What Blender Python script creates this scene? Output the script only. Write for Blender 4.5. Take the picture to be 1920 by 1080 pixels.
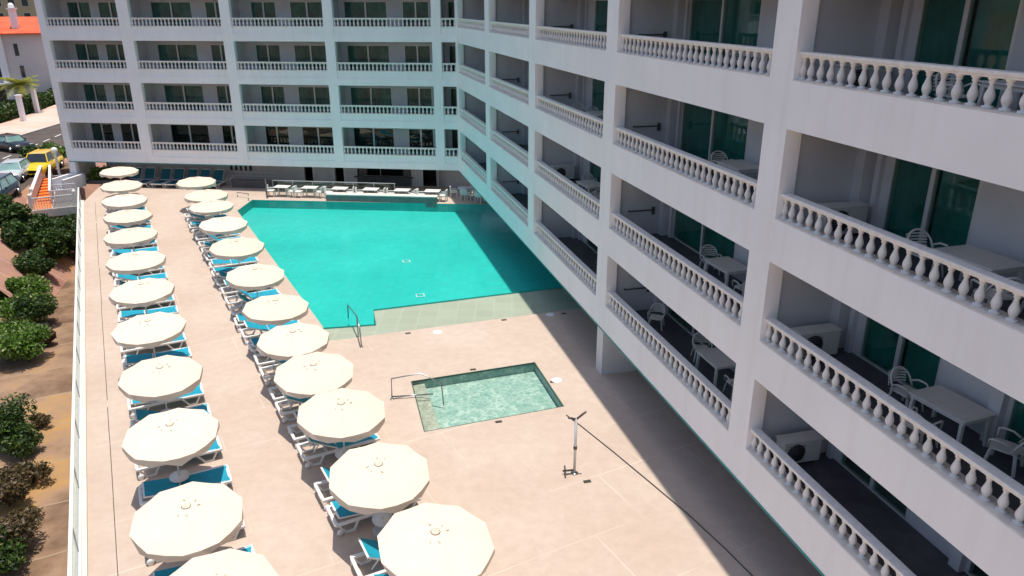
import bpy, bmesh, math, random
from mathutils import Matrix, Vector
from mathutils.geometry import tessellate_polygon
random.seed(7)
PI = math.pi
rad = math.radians
C = bpy.context.scene.collection
for o in list(bpy.data.objects): bpy.data.objects.remove(o)

# ------------------------------------------------------------------ camera, sky, sun, exposure
SCALE = 0.86                      # the plan below is drawn in units of 0.86 m; applied to every thing at the end
FPX, PITCH, ROLL, CAMH = 1405.17, 0.363060, 0.00121, 14.0
cp, sp, cr, sr = math.cos(PITCH), math.sin(PITCH), math.cos(ROLL), math.sin(ROLL)
MC = Matrix(((1, 0, 0), (0, -sp, cp), (0, -cp, -sp))) @ Matrix(((cr, -sr, 0), (sr, cr, 0), (0, 0, 1)))
cd = bpy.data.cameras.new('camera'); cam = bpy.data.objects.new('camera', cd); C.objects.link(cam)
cd.sensor_width = 36; cd.lens = FPX / 1920 * 36; cd.clip_start = .1; cd.clip_end = 3000
rt, up_, bk = MC.col[0], -MC.col[1], -MC.col[2]
cam.matrix_world = Matrix(((rt.x, up_.x, bk.x, 0), (rt.y, up_.y, bk.y, 0), (rt.z, up_.z, bk.z, CAMH * SCALE), (0, 0, 0, 1)))
bpy.context.scene.camera = cam

SUN_EL, SUN_AZ = rad(87.6), rad(70)
w = bpy.data.worlds.new('World'); bpy.context.scene.world = w; w.use_nodes = True
nt = w.node_tree; nt.nodes.clear()
sky = nt.nodes.new('ShaderNodeTexSky'); sky.sky_type = 'NISHITA'; sky.sun_disc = False
sky.sun_elevation = SUN_EL; sky.sun_rotation = SUN_AZ; sky.dust_density = 1.6; sky.air_density = 1.0
bg = nt.nodes.new('ShaderNodeBackground'); bg.inputs['Strength'].default_value = 0.12
wo = nt.nodes.new('ShaderNodeOutputWorld')
nt.links.new(sky.outputs[0], bg.inputs[0]); nt.links.new(bg.outputs[0], wo.inputs[0])
sl = bpy.data.lights.new('sun', 'SUN'); sl.energy = 3.6; sl.angle = rad(.5); sl.color = (1, .93, .83)
sun = bpy.data.objects.new('sun', sl); C.objects.link(sun)
sd = Vector((math.sin(SUN_AZ) * math.cos(SUN_EL), math.cos(SUN_AZ) * math.cos(SUN_EL), math.sin(SUN_EL)))
sun.rotation_euler = sd.to_track_quat('Z', 'Y').to_euler(); sun.location = (0, 0, 60)
vs = bpy.context.scene.view_settings
vs.view_transform = 'Standard'; vs.look = 'None'; vs.exposure = 0.31; vs.gamma = 1
cy = bpy.context.scene.cycles
cy.max_bounces = 8; cy.diffuse_bounces = 5; cy.glossy_bounces = 3; cy.transparent_max_bounces = 12
cy.caustics_reflective = False; cy.caustics_refractive = False

# ------------------------------------------------------------------ frames (world: camera foot at the origin, heading +Y)
AZA, AZB, AZC = -0.248737, -1.448818, -0.491402
def frame(az, ox=0, oy=0): return Matrix.Translation((ox, oy, 0)) @ Matrix.Rotation(-az, 4, 'Z')
KX, KY = -3.8355, 56.9487
FA = frame(AZA)                               # x = distance right of the camera, y = along the right wing
FB = frame(AZB + PI / 2, KX, KY)              # x = along the rear block to the right, y = into the block; corner of the two at 0
FC = frame(AZC)                               # x = across the deck, y = along the sunbed rows
RA, RB, RC = -AZA, -(AZB + PI / 2), -AZC      # z rotations of those frames
def px(x, y, z=0):
    d = MC @ Vector(((x - 960) / FPX, (y - 540) / FPX, 1)); t_ = (z - CAMH) / d.z
    return Vector((d.x * t_, d.y * t_, z))
def PA(x, y, z=0): return FA @ Vector((x, y, z))
def PB(x, y, z=0): return FB @ Vector((x, y, z))
def PC(x, y, z=0): return FC @ Vector((x, y, z))

# ------------------------------------------------------------------ materials
def mat(name, col, rough=.6, var=.08, scale=6., bump=0., bscale=40., metallic=0., spec=.5, col2=None, detail=4., coat=0.):
    m = bpy.data.materials.new(name); m.use_nodes = True; n = m.node_tree; b = n.nodes['Principled BSDF']
    b.inputs['Roughness'].default_value = rough; b.inputs['Metallic'].default_value = metallic
    b.inputs['Specular IOR Level'].default_value = spec; b.inputs['Coat Weight'].default_value = coat
    tc = n.nodes.new('ShaderNodeTexCoord')
    nz = n.nodes.new('ShaderNodeTexNoise'); nz.inputs['Scale'].default_value = scale; nz.inputs['Detail'].default_value = detail
    n.links.new(tc.outputs['Object'], nz.inputs['Vector'])
    rp = n.nodes.new('ShaderNodeValToRGB')
    c2 = col2 if col2 else tuple(min(1, c * (1 + var)) for c in col)
    c1 = col if col2 else tuple(c * (1 - var) for c in col)
    rp.color_ramp.elements[0].color = (*c1, 1); rp.color_ramp.elements[1].color = (*c2, 1)
    rp.color_ramp.elements[0].position = .32; rp.color_ramp.elements[1].position = .68
    n.links.new(nz.outputs['Fac'], rp.inputs[0]); n.links.new(rp.outputs[0], b.inputs['Base Color'])
    if bump:
        n2 = n.nodes.new('ShaderNodeTexNoise'); n2.inputs['Scale'].default_value = bscale; n2.inputs['Detail'].default_value = 6
        n.links.new(tc.outputs['Object'], n2.inputs['Vector'])
        bp = n.nodes.new('ShaderNodeBump'); bp.inputs['Strength'].default_value = bump; bp.inputs['Distance'].default_value = .02
        n.links.new(n2.outputs['Fac'], bp.inputs['Height']); n.links.new(bp.outputs[0], b.inputs['Normal'])
    return m

def wall_mat(name, c):
    m = mat(name, c, .78, .03, .5, .15, 50); n = m.node_tree; b = n.nodes['Principled BSDF']; L = n.links.new
    src = b.inputs['Base Color'].links[0].from_socket; tc = n.nodes.new('ShaderNodeTexCoord'); mp = n.nodes.new('ShaderNodeMapping'); mp.inputs['Scale'].default_value = (2.2, 2.2, .22); L(tc.outputs['Object'], mp.inputs['Vector'])
    z = n.nodes.new('ShaderNodeTexNoise'); z.inputs['Scale'].default_value = 1.1; z.inputs['Detail'].default_value = 7; z.inputs['Roughness'].default_value = .6; L(mp.outputs[0], z.inputs['Vector'])
    r = n.nodes.new('ShaderNodeValToRGB'); r.color_ramp.elements[0].position = .3; r.color_ramp.elements[0].color = (.955, .95, .94, 1); r.color_ramp.elements[1].position = .52; r.color_ramp.elements[1].color = (1, 1, 1, 1); L(z.outputs['Fac'], r.inputs[0])
    mu = n.nodes.new('ShaderNodeMix'); mu.data_type = 'RGBA'; mu.blend_type = 'MULTIPLY'; mu.inputs[0].default_value = 1; L(src, mu.inputs[6]); L(r.outputs[0], mu.inputs[7]); L(mu.outputs[2], b.inputs['Base Color'])
    return m
M_WALL = wall_mat('white_render', (.90, .88, .88))
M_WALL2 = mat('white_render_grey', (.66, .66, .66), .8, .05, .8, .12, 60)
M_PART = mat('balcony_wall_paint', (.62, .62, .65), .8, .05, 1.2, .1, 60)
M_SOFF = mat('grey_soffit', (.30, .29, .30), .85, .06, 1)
M_SILL = mat('cream_coping_stone', (.74, .68, .62), .8, .12, 3, .3, 30)
M_BAL = mat('cast_stone_baluster', (.82, .78, .74), .75, .07, 8, .15, 50)
M_FLOORB = mat('dark_balcony_tile', (.085, .088, .10), .55, .18, 2.5, .1, 20)
M_GROUNDWALL = mat('grey_render', (.52, .51, .53), .85, .07, 1.2, .2, 30)
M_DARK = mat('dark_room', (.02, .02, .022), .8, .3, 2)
M_BLACKF = mat('dark_frame', (.06, .06, .065), .5, .1, 5)
M_ALU = mat('white_aluminium', (.62, .63, .63), .35, .04, 5, metallic=.2)
M_TEAL = mat('teal_edge', (.0, .27, .23), .5, .1, 5)
M_CURT = mat('green_curtain', (.03, .18, .175), .8, .3, 1.5)
M_CURTG = mat('grey_green_curtain', (.17, .225, .225), .85, .35, 1.2)
M_CANVAS = mat('cream_canvas', (.78, .645, .52), .85, .035, 1.3, .3, 60)
_n = M_CANVAS.node_tree; _b = _n.nodes['Principled BSDF']; _src = _b.inputs['Base Color'].links[0].from_socket
_oi = _n.nodes.new('ShaderNodeObjectInfo'); _r = _n.nodes.new('ShaderNodeValToRGB'); _r.color_ramp.elements[0].color = (.94, .93, .92, 1); _r.color_ramp.elements[1].color = (1.03, 1.03, 1.03, 1)
_m = _n.nodes.new('ShaderNodeMix'); _m.data_type = 'RGBA'; _m.blend_type = 'MULTIPLY'; _m.inputs[0].default_value = 1
_n.links.new(_oi.outputs['Random'], _r.inputs[0]); _n.links.new(_src, _m.inputs[6]); _n.links.new(_r.outputs[0], _m.inputs[7]); _n.links.new(_m.outputs[2], _b.inputs['Base Color'])
M_POLE = mat('white_pole', (.75, .75, .73), .35, .04, 5)
M_CONC = mat('concrete_base', (.5, .49, .47), .85, .12, 6, .2)
M_RESIN = mat('white_resin', (.80, .79, .77), .35, .03, 5)
M_RESIN2 = mat('cream_resin', (.73, .71, .68), .4, .04, 5)
M_SLING = mat('blue_sling_fabric', (.0, .30, .43), .7, .12, 3, .3, 200)
M_STEEL = mat('brushed_steel', (.32, .33, .33), .3, .08, 10, metallic=.9)
M_BRONZE = mat('dark_metal', (.10, .09, .085), .45, .1, 8, metallic=.4)
M_WOODDK = mat('grey_timber', (.16, .14, .13), .8, .2, 8)
M_ORANGE = mat('orange_step_tile', (.72, .20, .035), .6, .15, 2)
M_TERRA = mat('orange_roof_tile', (.72, .10, .03), .7, .25, .8)
M_BARK = mat('palm_bark', (.22, .14, .08), .9, .3, 5, .6, 10)
M_STEM = mat('shrub_stem', (.10, .07, .045), .9, .3, 5)
M_ROCK = mat('pale_rock', (.45, .36, .30), .9, .3, 2.5, .5, 8)
M_TYRE = mat('tyre_rubber', (.015, .015, .015), .8, .2, 8)
M_RIM = mat('alloy_rim', (.45, .46, .47), .3, .05, 8, metallic=.8)
M_CARGLASS = mat('car_glass', (.02, .03, .035), .06, .1, 2, spec=.8)
M_LAMPG = mat('white_globe', (.8, .8, .76), .2, .02, 2)
M_HEADL = mat('headlight_glass', (.7, .72, .72), .1, .05, 5)
M_KERB = mat('kerb_stone', (.42, .38, .35), .85, .1, 3)
M_WHITEP = mat('road_paint', (.72, .72, .70), .7, .12, 4)
M_NEIGH = mat('neighbour_render', (.66, .60, .57), .85, .07, .35, .1, 20)
M_OCHRE = mat('ochre_render', (.55, .43, .24), .85, .12, .5)
M_BRICK = mat('brown_render', (.25, .165, .13), .85, .25, .7)

def foliage(name, a, b, c=None):
    m = bpy.data.materials.new(name); m.use_nodes = True; n = m.node_tree; bs = n.nodes['Principled BSDF']
    gi = n.nodes.new('ShaderNodeNewGeometry'); rp = n.nodes.new('ShaderNodeValToRGB')
    rp.color_ramp.elements[0].color = (*a, 1); rp.color_ramp.elements[1].color = (*b, 1)
    if c:
        e = rp.color_ramp.elements.new(.93); e.color = (*b, 1); rp.color_ramp.elements[-1].color = (*c, 1)
    n.links.new(gi.outputs['Random Per Island'], rp.inputs[0]); n.links.new(rp.outputs[0], bs.inputs['Base Color'])
    bs.inputs['Roughness'].default_value = .55
    tr = n.nodes.new('ShaderNodeBsdfTranslucent'); mx = n.nodes.new('ShaderNodeMixShader'); mx.inputs[0].default_value = .25
    n.links.new(rp.outputs[0], tr.inputs[0])
    out = n.nodes['Material Output']
    n.links.new(bs.outputs[0], mx.inputs[1]); n.links.new(tr.outputs[0], mx.inputs[2]); n.links.new(mx.outputs[0], out.inputs[0])
    return m
M_LEAF = foliage('dark_green_leaves', (.008, .025, .006), (.075, .15, .02), (.22, .24, .05))
M_LEAF2 = foliage('bright_green_leaves', (.025, .07, .008), (.17, .31, .03), (.62, .60, .36))
M_LEAF3 = foliage('dry_brown_leaves', (.03, .025, .01), (.16, .11, .04), (.45, .36, .25))
M_LEAFP = foliage('yellow_green_fronds', (.08, .12, .01), (.42, .38, .03))

def deck_mat():
    m = bpy.data.materials.new('pink_deck_slabs'); m.use_nodes = True; n = m.node_tree; b = n.nodes['Principled BSDF']
    L = n.links.new
    tc = n.nodes.new('ShaderNodeTexCoord'); mp = n.nodes.new('ShaderNodeMapping'); mp.inputs['Rotation'].default_value = (0, 0, -RC)
    L(tc.outputs['Object'], mp.inputs['Vector'])
    nb = n.nodes.new('ShaderNodeTexNoise'); nb.inputs['Scale'].default_value = .22; nb.inputs['Detail'].default_value = 5; nb.inputs['Roughness'].default_value = .55
    L(tc.outputs['Object'], nb.inputs['Vector'])
    rp = n.nodes.new('ShaderNodeValToRGB'); e = rp.color_ramp.elements
    e[0].position = .3; e[0].color = (.50, .39, .315, 1); e[1].position = .72; e[1].color = (.575, .475, .40, 1)
    L(nb.outputs['Fac'], rp.inputs[0])
    nf = n.nodes.new('ShaderNodeTexNoise'); nf.inputs['Scale'].default_value = 2.6; nf.inputs['Detail'].default_value = 9; nf.inputs['Roughness'].default_value = .65
    L(tc.outputs['Object'], nf.inputs['Vector'])
    r2 = n.nodes.new('ShaderNodeValToRGB'); r2.color_ramp.elements[0].position = .35; r2.color_ramp.elements[0].color = (.91, .90, .885, 1)
    r2.color_ramp.elements[1].position = .62; r2.color_ramp.elements[1].color = (1.0, 1.0, 1.0, 1)
    L(nf.outputs['Fac'], r2.inputs[0])
    mu = n.nodes.new('ShaderNodeMix'); mu.data_type = 'RGBA'; mu.blend_type = 'MULTIPLY'; mu.inputs[0].default_value = 1
    L(rp.outputs[0], mu.inputs[6]); L(r2.outputs[0], mu.inputs[7])
    # large slab joints, warped a little and worn away in places
    wn = n.nodes.new('ShaderNodeTexNoise'); wn.inputs['Scale'].default_value = .6; L(mp.outputs[0], wn.inputs['Vector'])
    ad = n.nodes.new('ShaderNodeMix'); ad.data_type = 'RGBA'; ad.blend_type = 'LINEAR_LIGHT'; ad.inputs[0].default_value = .03
    L(mp.outputs[0], ad.inputs[6]); L(wn.outputs['Color'], ad.inputs[7])
    br = n.nodes.new('ShaderNodeTexBrick'); br.inputs['Scale'].default_value = 1; br.inputs['Brick Width'].default_value = 3.4
    br.inputs['Row Height'].default_value = 2.35; br.inputs['Mortar Size'].default_value = .022; br.inputs['Mortar Smooth'].default_value = .4
    br.inputs['Color1'].default_value = (0, 0, 0, 1); br.inputs['Color2'].default_value = (.35, .35, .35, 1); br.inputs['Mortar'].default_value = (1, 1, 1, 1)
    L(ad.outputs[2], br.inputs['Vector'])
    wr = n.nodes.new('ShaderNodeTexNoise'); wr.inputs['Scale'].default_value = .35; wr.inputs['Detail'].default_value = 3
    L(mp.outputs[0], wr.inputs['Vector'])
    wm = n.nodes.new('ShaderNodeMapRange'); wm.inputs[1].default_value = .45; wm.inputs[2].default_value = .62; wm.inputs[4].default_value = .6
    L(wr.outputs['Fac'], wm.inputs[0])
    mm = n.nodes.new('ShaderNodeMath'); mm.operation = 'MULTIPLY'; L(br.outputs['Fac'], mm.inputs[0]); L(wm.outputs[0], mm.inputs[1])
    m2 = n.nodes.new('ShaderNodeMix'); m2.data_type = 'RGBA'; L(mm.outputs[0], m2.inputs[0]); L(mu.outputs[2], m2.inputs[6]); m2.inputs[7].default_value = (.70, .59, .51, 1)
    L(m2.outputs[2], b.inputs['Base Color']); b.inputs['Roughness'].default_value = .8
    return m
M_DECK = deck_mat()

def stone_mat(name, c1, c2, c3, bw, rh, rot, mortar=(.5, .36, .25), mort=.03):
    m = bpy.data.materials.new(name); m.use_nodes = True; n = m.node_tree; b = n.nodes['Principled BSDF']; L = n.links.new
    tc = n.nodes.new('ShaderNodeTexCoord'); mp = n.nodes.new('ShaderNodeMapping'); mp.inputs['Rotation'].default_value = (0, 0, rot)
    L(tc.outputs['Object'], mp.inputs['Vector'])
    wn = n.nodes.new('ShaderNodeTexNoise'); wn.inputs['Scale'].default_value = .5; wn.inputs['Detail'].default_value = 3; L(mp.outputs[0], wn.inputs['Vector'])
    ad = n.nodes.new('ShaderNodeMix'); ad.data_type = 'RGBA'; ad.blend_type = 'LINEAR_LIGHT'; ad.inputs[0].default_value = .12
    L(mp.outputs[0], ad.inputs[6]); L(wn.outputs['Color'], ad.inputs[7])
    br = n.nodes.new('ShaderNodeTexBrick'); br.inputs['Scale'].default_value = 1; br.inputs['Brick Width'].default_value = bw; br.inputs['Row Height'].default_value = rh
    br.inputs['Mortar Size'].default_value = mort; br.inputs['Mortar Smooth'].default_value = .5; br.inputs['Color1'].default_value = (.2, .2, .2, 1); br.inputs['Color2'].default_value = (.8, .8, .8, 1)
    L(ad.outputs[2], br.inputs['Vector'])
    n1 = n.nodes.new('ShaderNodeTexNoise'); n1.inputs['Scale'].default_value = .35; n1.inputs['Detail'].default_value = 6; n1.inputs['Roughness'].default_value = .62; L(tc.outputs['Object'], n1.inputs['Vector'])
    mxx = n.nodes.new('ShaderNodeMix'); mxx.data_type = 'RGBA'; mxx.inputs[0].default_value = .3; L(n1.outputs['Fac'], mxx.inputs[6]); L(br.outputs['Color'], mxx.inputs[7])
    rp = n.nodes.new('ShaderNodeValToRGB'); e = rp.color_ramp.elements; e[0].position = .36; e[0].color = (*c1, 1); e[1].position = .64; e[1].color = (*c3, 1)
    k = e.new(.5); k.color = (*c2, 1); L(mxx.outputs[2], rp.inputs[0])
    m2 = n.nodes.new('ShaderNodeMix'); m2.data_type = 'RGBA'; L(br.outputs['Fac'], m2.inputs[0]); L(rp.outputs[0], m2.inputs[6]); m2.inputs[7].default_value = (*mortar, 1)
    L(m2.outputs[2], b.inputs['Base Color']); b.inputs['Roughness'].default_value = .85
    bp = n.nodes.new('ShaderNodeBump'); bp.inputs['Strength'].default_value = .5; bp.inputs['Distance'].default_value = .04; L(n1.outputs['Fac'], bp.inputs['Height']); L(bp.outputs[0], b.inputs['Normal'])
    return m
M_FLAG = stone_mat('brown_flagstones', (.14, .08, .045), (.31, .195, .12), (.44, .25, .075), 40, 3.1, -RC, (.34, .25, .17), .045)
M_PINKP = stone_mat('pink_path_slabs', (.34, .17, .13), (.44, .24, .18), (.50, .27, .13), 6, 1.7, -RC, (.62, .45, .36))
M_SIDEW = stone_mat('pink_pavement', (.62, .36, .28), (.68, .45, .36), (.66, .50, .42), 3, 3, .2, (.6, .45, .38))
M_ASPH = mat('asphalt', (.085, .065, .055), .9, .2, .6, .2, 8)
M_EARTH = mat('dry_earth', (.16, .10, .06), .95, .35, .3, .3, 3)

def pool_mat(name, c1, c2, tile, grout):
    m = bpy.data.materials.new(name); m.use_nodes = True; n = m.node_tree; b = n.nodes['Principled BSDF']; L = n.links.new
    tc = n.nodes.new('ShaderNodeTexCoord')
    n1 = n.nodes.new('ShaderNodeTexNoise'); n1.inputs['Scale'].default_value = .18; n1.inputs['Detail'].default_value = 5; L(tc.outputs['Object'], n1.inputs['Vector'])
    rp = n.nodes.new('ShaderNodeValToRGB'); e = rp.color_ramp.elements; e[0].position = .3; e[0].color = (*c1, 1); e[1].position = .7; e[1].color = (*c2, 1); L(n1.outputs['Fac'], rp.inputs[0])
    br = n.nodes.new('ShaderNodeTexBrick'); br.offset = 0; br.inputs['Scale'].default_value = 1; br.inputs['Brick Width'].default_value = tile; br.inputs['Row Height'].default_value = tile
    br.inputs['Mortar Size'].default_value = tile * .05; br.inputs['Color1'].default_value = (.9, .9, .9, 1); br.inputs['Color2'].default_value = (1, 1, 1, 1); br.inputs['Mortar'].default_value = (grout, grout, grout, 1)
    L(tc.outputs['Object'], br.inputs['Vector'])
    mu = n.nodes.new('ShaderNodeMix'); mu.data_type = 'RGBA'; mu.blend_type = 'MULTIPLY'; mu.inputs[0].default_value = 1; L(rp.outputs[0], mu.inputs[6]); L(br.outputs['Color'], mu.inputs[7])
    L(mu.outputs[2], b.inputs['Base Color']); b.inputs['Roughness'].default_value = .6
    return m
M_POOL = pool_mat('turquoise_pool_tiles', (.0, .455, .405), (.01, .53, .47), .5, .88)
M_SHELF = pool_mat('sand_shelf_tiles', (.40, .385, .30), (.46, .44, .35), .9, 1.03)
def caustic_mosaic_mat(name, c1, c2, c3, sc):
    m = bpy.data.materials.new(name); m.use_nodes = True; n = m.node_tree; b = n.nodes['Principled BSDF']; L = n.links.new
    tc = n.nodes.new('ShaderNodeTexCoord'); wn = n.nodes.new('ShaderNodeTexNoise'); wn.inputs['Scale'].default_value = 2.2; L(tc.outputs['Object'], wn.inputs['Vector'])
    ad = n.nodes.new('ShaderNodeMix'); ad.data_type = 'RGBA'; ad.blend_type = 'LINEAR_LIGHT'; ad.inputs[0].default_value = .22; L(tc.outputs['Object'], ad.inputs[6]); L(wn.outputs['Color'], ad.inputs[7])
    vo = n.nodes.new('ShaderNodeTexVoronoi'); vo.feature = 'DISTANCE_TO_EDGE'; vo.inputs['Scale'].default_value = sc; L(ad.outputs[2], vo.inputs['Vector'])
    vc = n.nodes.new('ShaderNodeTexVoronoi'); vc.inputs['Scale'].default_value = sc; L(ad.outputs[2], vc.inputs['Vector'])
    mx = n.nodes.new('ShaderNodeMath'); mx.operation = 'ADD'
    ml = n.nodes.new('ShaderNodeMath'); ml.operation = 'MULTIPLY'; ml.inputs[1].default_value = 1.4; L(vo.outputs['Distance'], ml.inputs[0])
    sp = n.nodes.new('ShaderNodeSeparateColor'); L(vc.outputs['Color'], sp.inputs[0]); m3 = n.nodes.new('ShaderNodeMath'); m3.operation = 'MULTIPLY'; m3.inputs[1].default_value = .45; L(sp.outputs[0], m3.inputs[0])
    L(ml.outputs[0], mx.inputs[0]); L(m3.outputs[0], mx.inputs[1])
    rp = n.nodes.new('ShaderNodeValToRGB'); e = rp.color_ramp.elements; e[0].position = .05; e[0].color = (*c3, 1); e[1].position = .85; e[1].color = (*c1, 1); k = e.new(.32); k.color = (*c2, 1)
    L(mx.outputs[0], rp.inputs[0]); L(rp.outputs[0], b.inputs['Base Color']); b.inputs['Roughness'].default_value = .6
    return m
M_SMALL = caustic_mosaic_mat('painted_green_caustics', (.20, .34, .29), (.29, .43, .37), (.48, .58, .51), 4.2)  # wavy pale lines paint water caustics into the small pool's colour

def two_sided_ior(n, fr, ior):
    gi = n.nodes.new('ShaderNodeNewGeometry'); mr = n.nodes.new('ShaderNodeMapRange')
    mr.inputs[3].default_value = ior; mr.inputs[4].default_value = 1 / ior
    n.links.new(gi.outputs['Backfacing'], mr.inputs[0]); n.links.new(mr.outputs[0], fr.inputs[0])
def water_mat(name, bscale, strength, tint, gloss=.06):
    m = bpy.data.materials.new(name); m.use_nodes = True; n = m.node_tree; n.nodes.clear(); L = n.links.new
    out = n.nodes.new('ShaderNodeOutputMaterial'); tr = n.nodes.new('ShaderNodeBsdfTransparent'); tr.inputs[0].default_value = (*tint, 1)
    gl = n.nodes.new('ShaderNodeBsdfGlossy'); gl.inputs['Roughness'].default_value = gloss; gl.inputs[0].default_value = (1, 1, 1, 1)
    fr = n.nodes.new('ShaderNodeFresnel'); two_sided_ior(n, fr, 1.33)
    tc = n.nodes.new('ShaderNodeTexCoord'); n1 = n.nodes.new('ShaderNodeTexNoise'); n1.inputs['Scale'].default_value = bscale; n1.inputs['Detail'].default_value = 4; n1.inputs['Distortion'].default_value = .8
    L(tc.outputs['Object'], n1.inputs['Vector'])
    bp = n.nodes.new('ShaderNodeBump'); bp.inputs['Strength'].default_value = strength; bp.inputs['Distance'].default_value = .08; L(n1.outputs['Fac'], bp.inputs['Height'])
    L(bp.outputs[0], gl.inputs['Normal']); L(bp.outputs[0], fr.inputs['Normal'])
    mx = n.nodes.new('ShaderNodeMixShader'); sc_ = n.nodes.new('ShaderNodeMath'); sc_.operation = 'MULTIPLY'; sc_.inputs[1].default_value = .5; L(fr.outputs[0], sc_.inputs[0]); L(sc_.outputs[0], mx.inputs[0]); L(tr.outputs[0], mx.inputs[1]); L(gl.outputs[0], mx.inputs[2]); L(mx.outputs[0], out.inputs[0])
    return m
M_WATER = water_mat('pool_water', 1.6, .22, (.93, 1, .99), .12)
M_WATER2 = water_mat('rippled_water', 4.2, 1.0, (.95, 1, .985), .03)

def glass_mat(name, tint, frac):
    m = bpy.data.materials.new(name); m.use_nodes = True; n = m.node_tree; n.nodes.clear(); L = n.links.new
    out = n.nodes.new('ShaderNodeOutputMaterial'); tr = n.nodes.new('ShaderNodeBsdfTransparent'); tr.inputs[0].default_value = (*tint, 1)
    gl = n.nodes.new('ShaderNodeBsdfGlossy'); gl.inputs['Roughness'].default_value = .02
    fr = n.nodes.new('ShaderNodeFresnel'); two_sided_ior(n, fr, frac)
    mx = n.nodes.new('ShaderNodeMixShader'); L(fr.outputs[0], mx.inputs[0]); L(tr.outputs[0], mx.inputs[1]); L(gl.outputs[0], mx.inputs[2]); L(mx.outputs[0], out.inputs[0])
    return m
M_GLASS = glass_mat('window_glass', (.75, .9, .86), 1.5)
M_RAILGLASS = glass_mat('balustrade_glass', (.86, .95, .88), 1.45)

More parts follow.
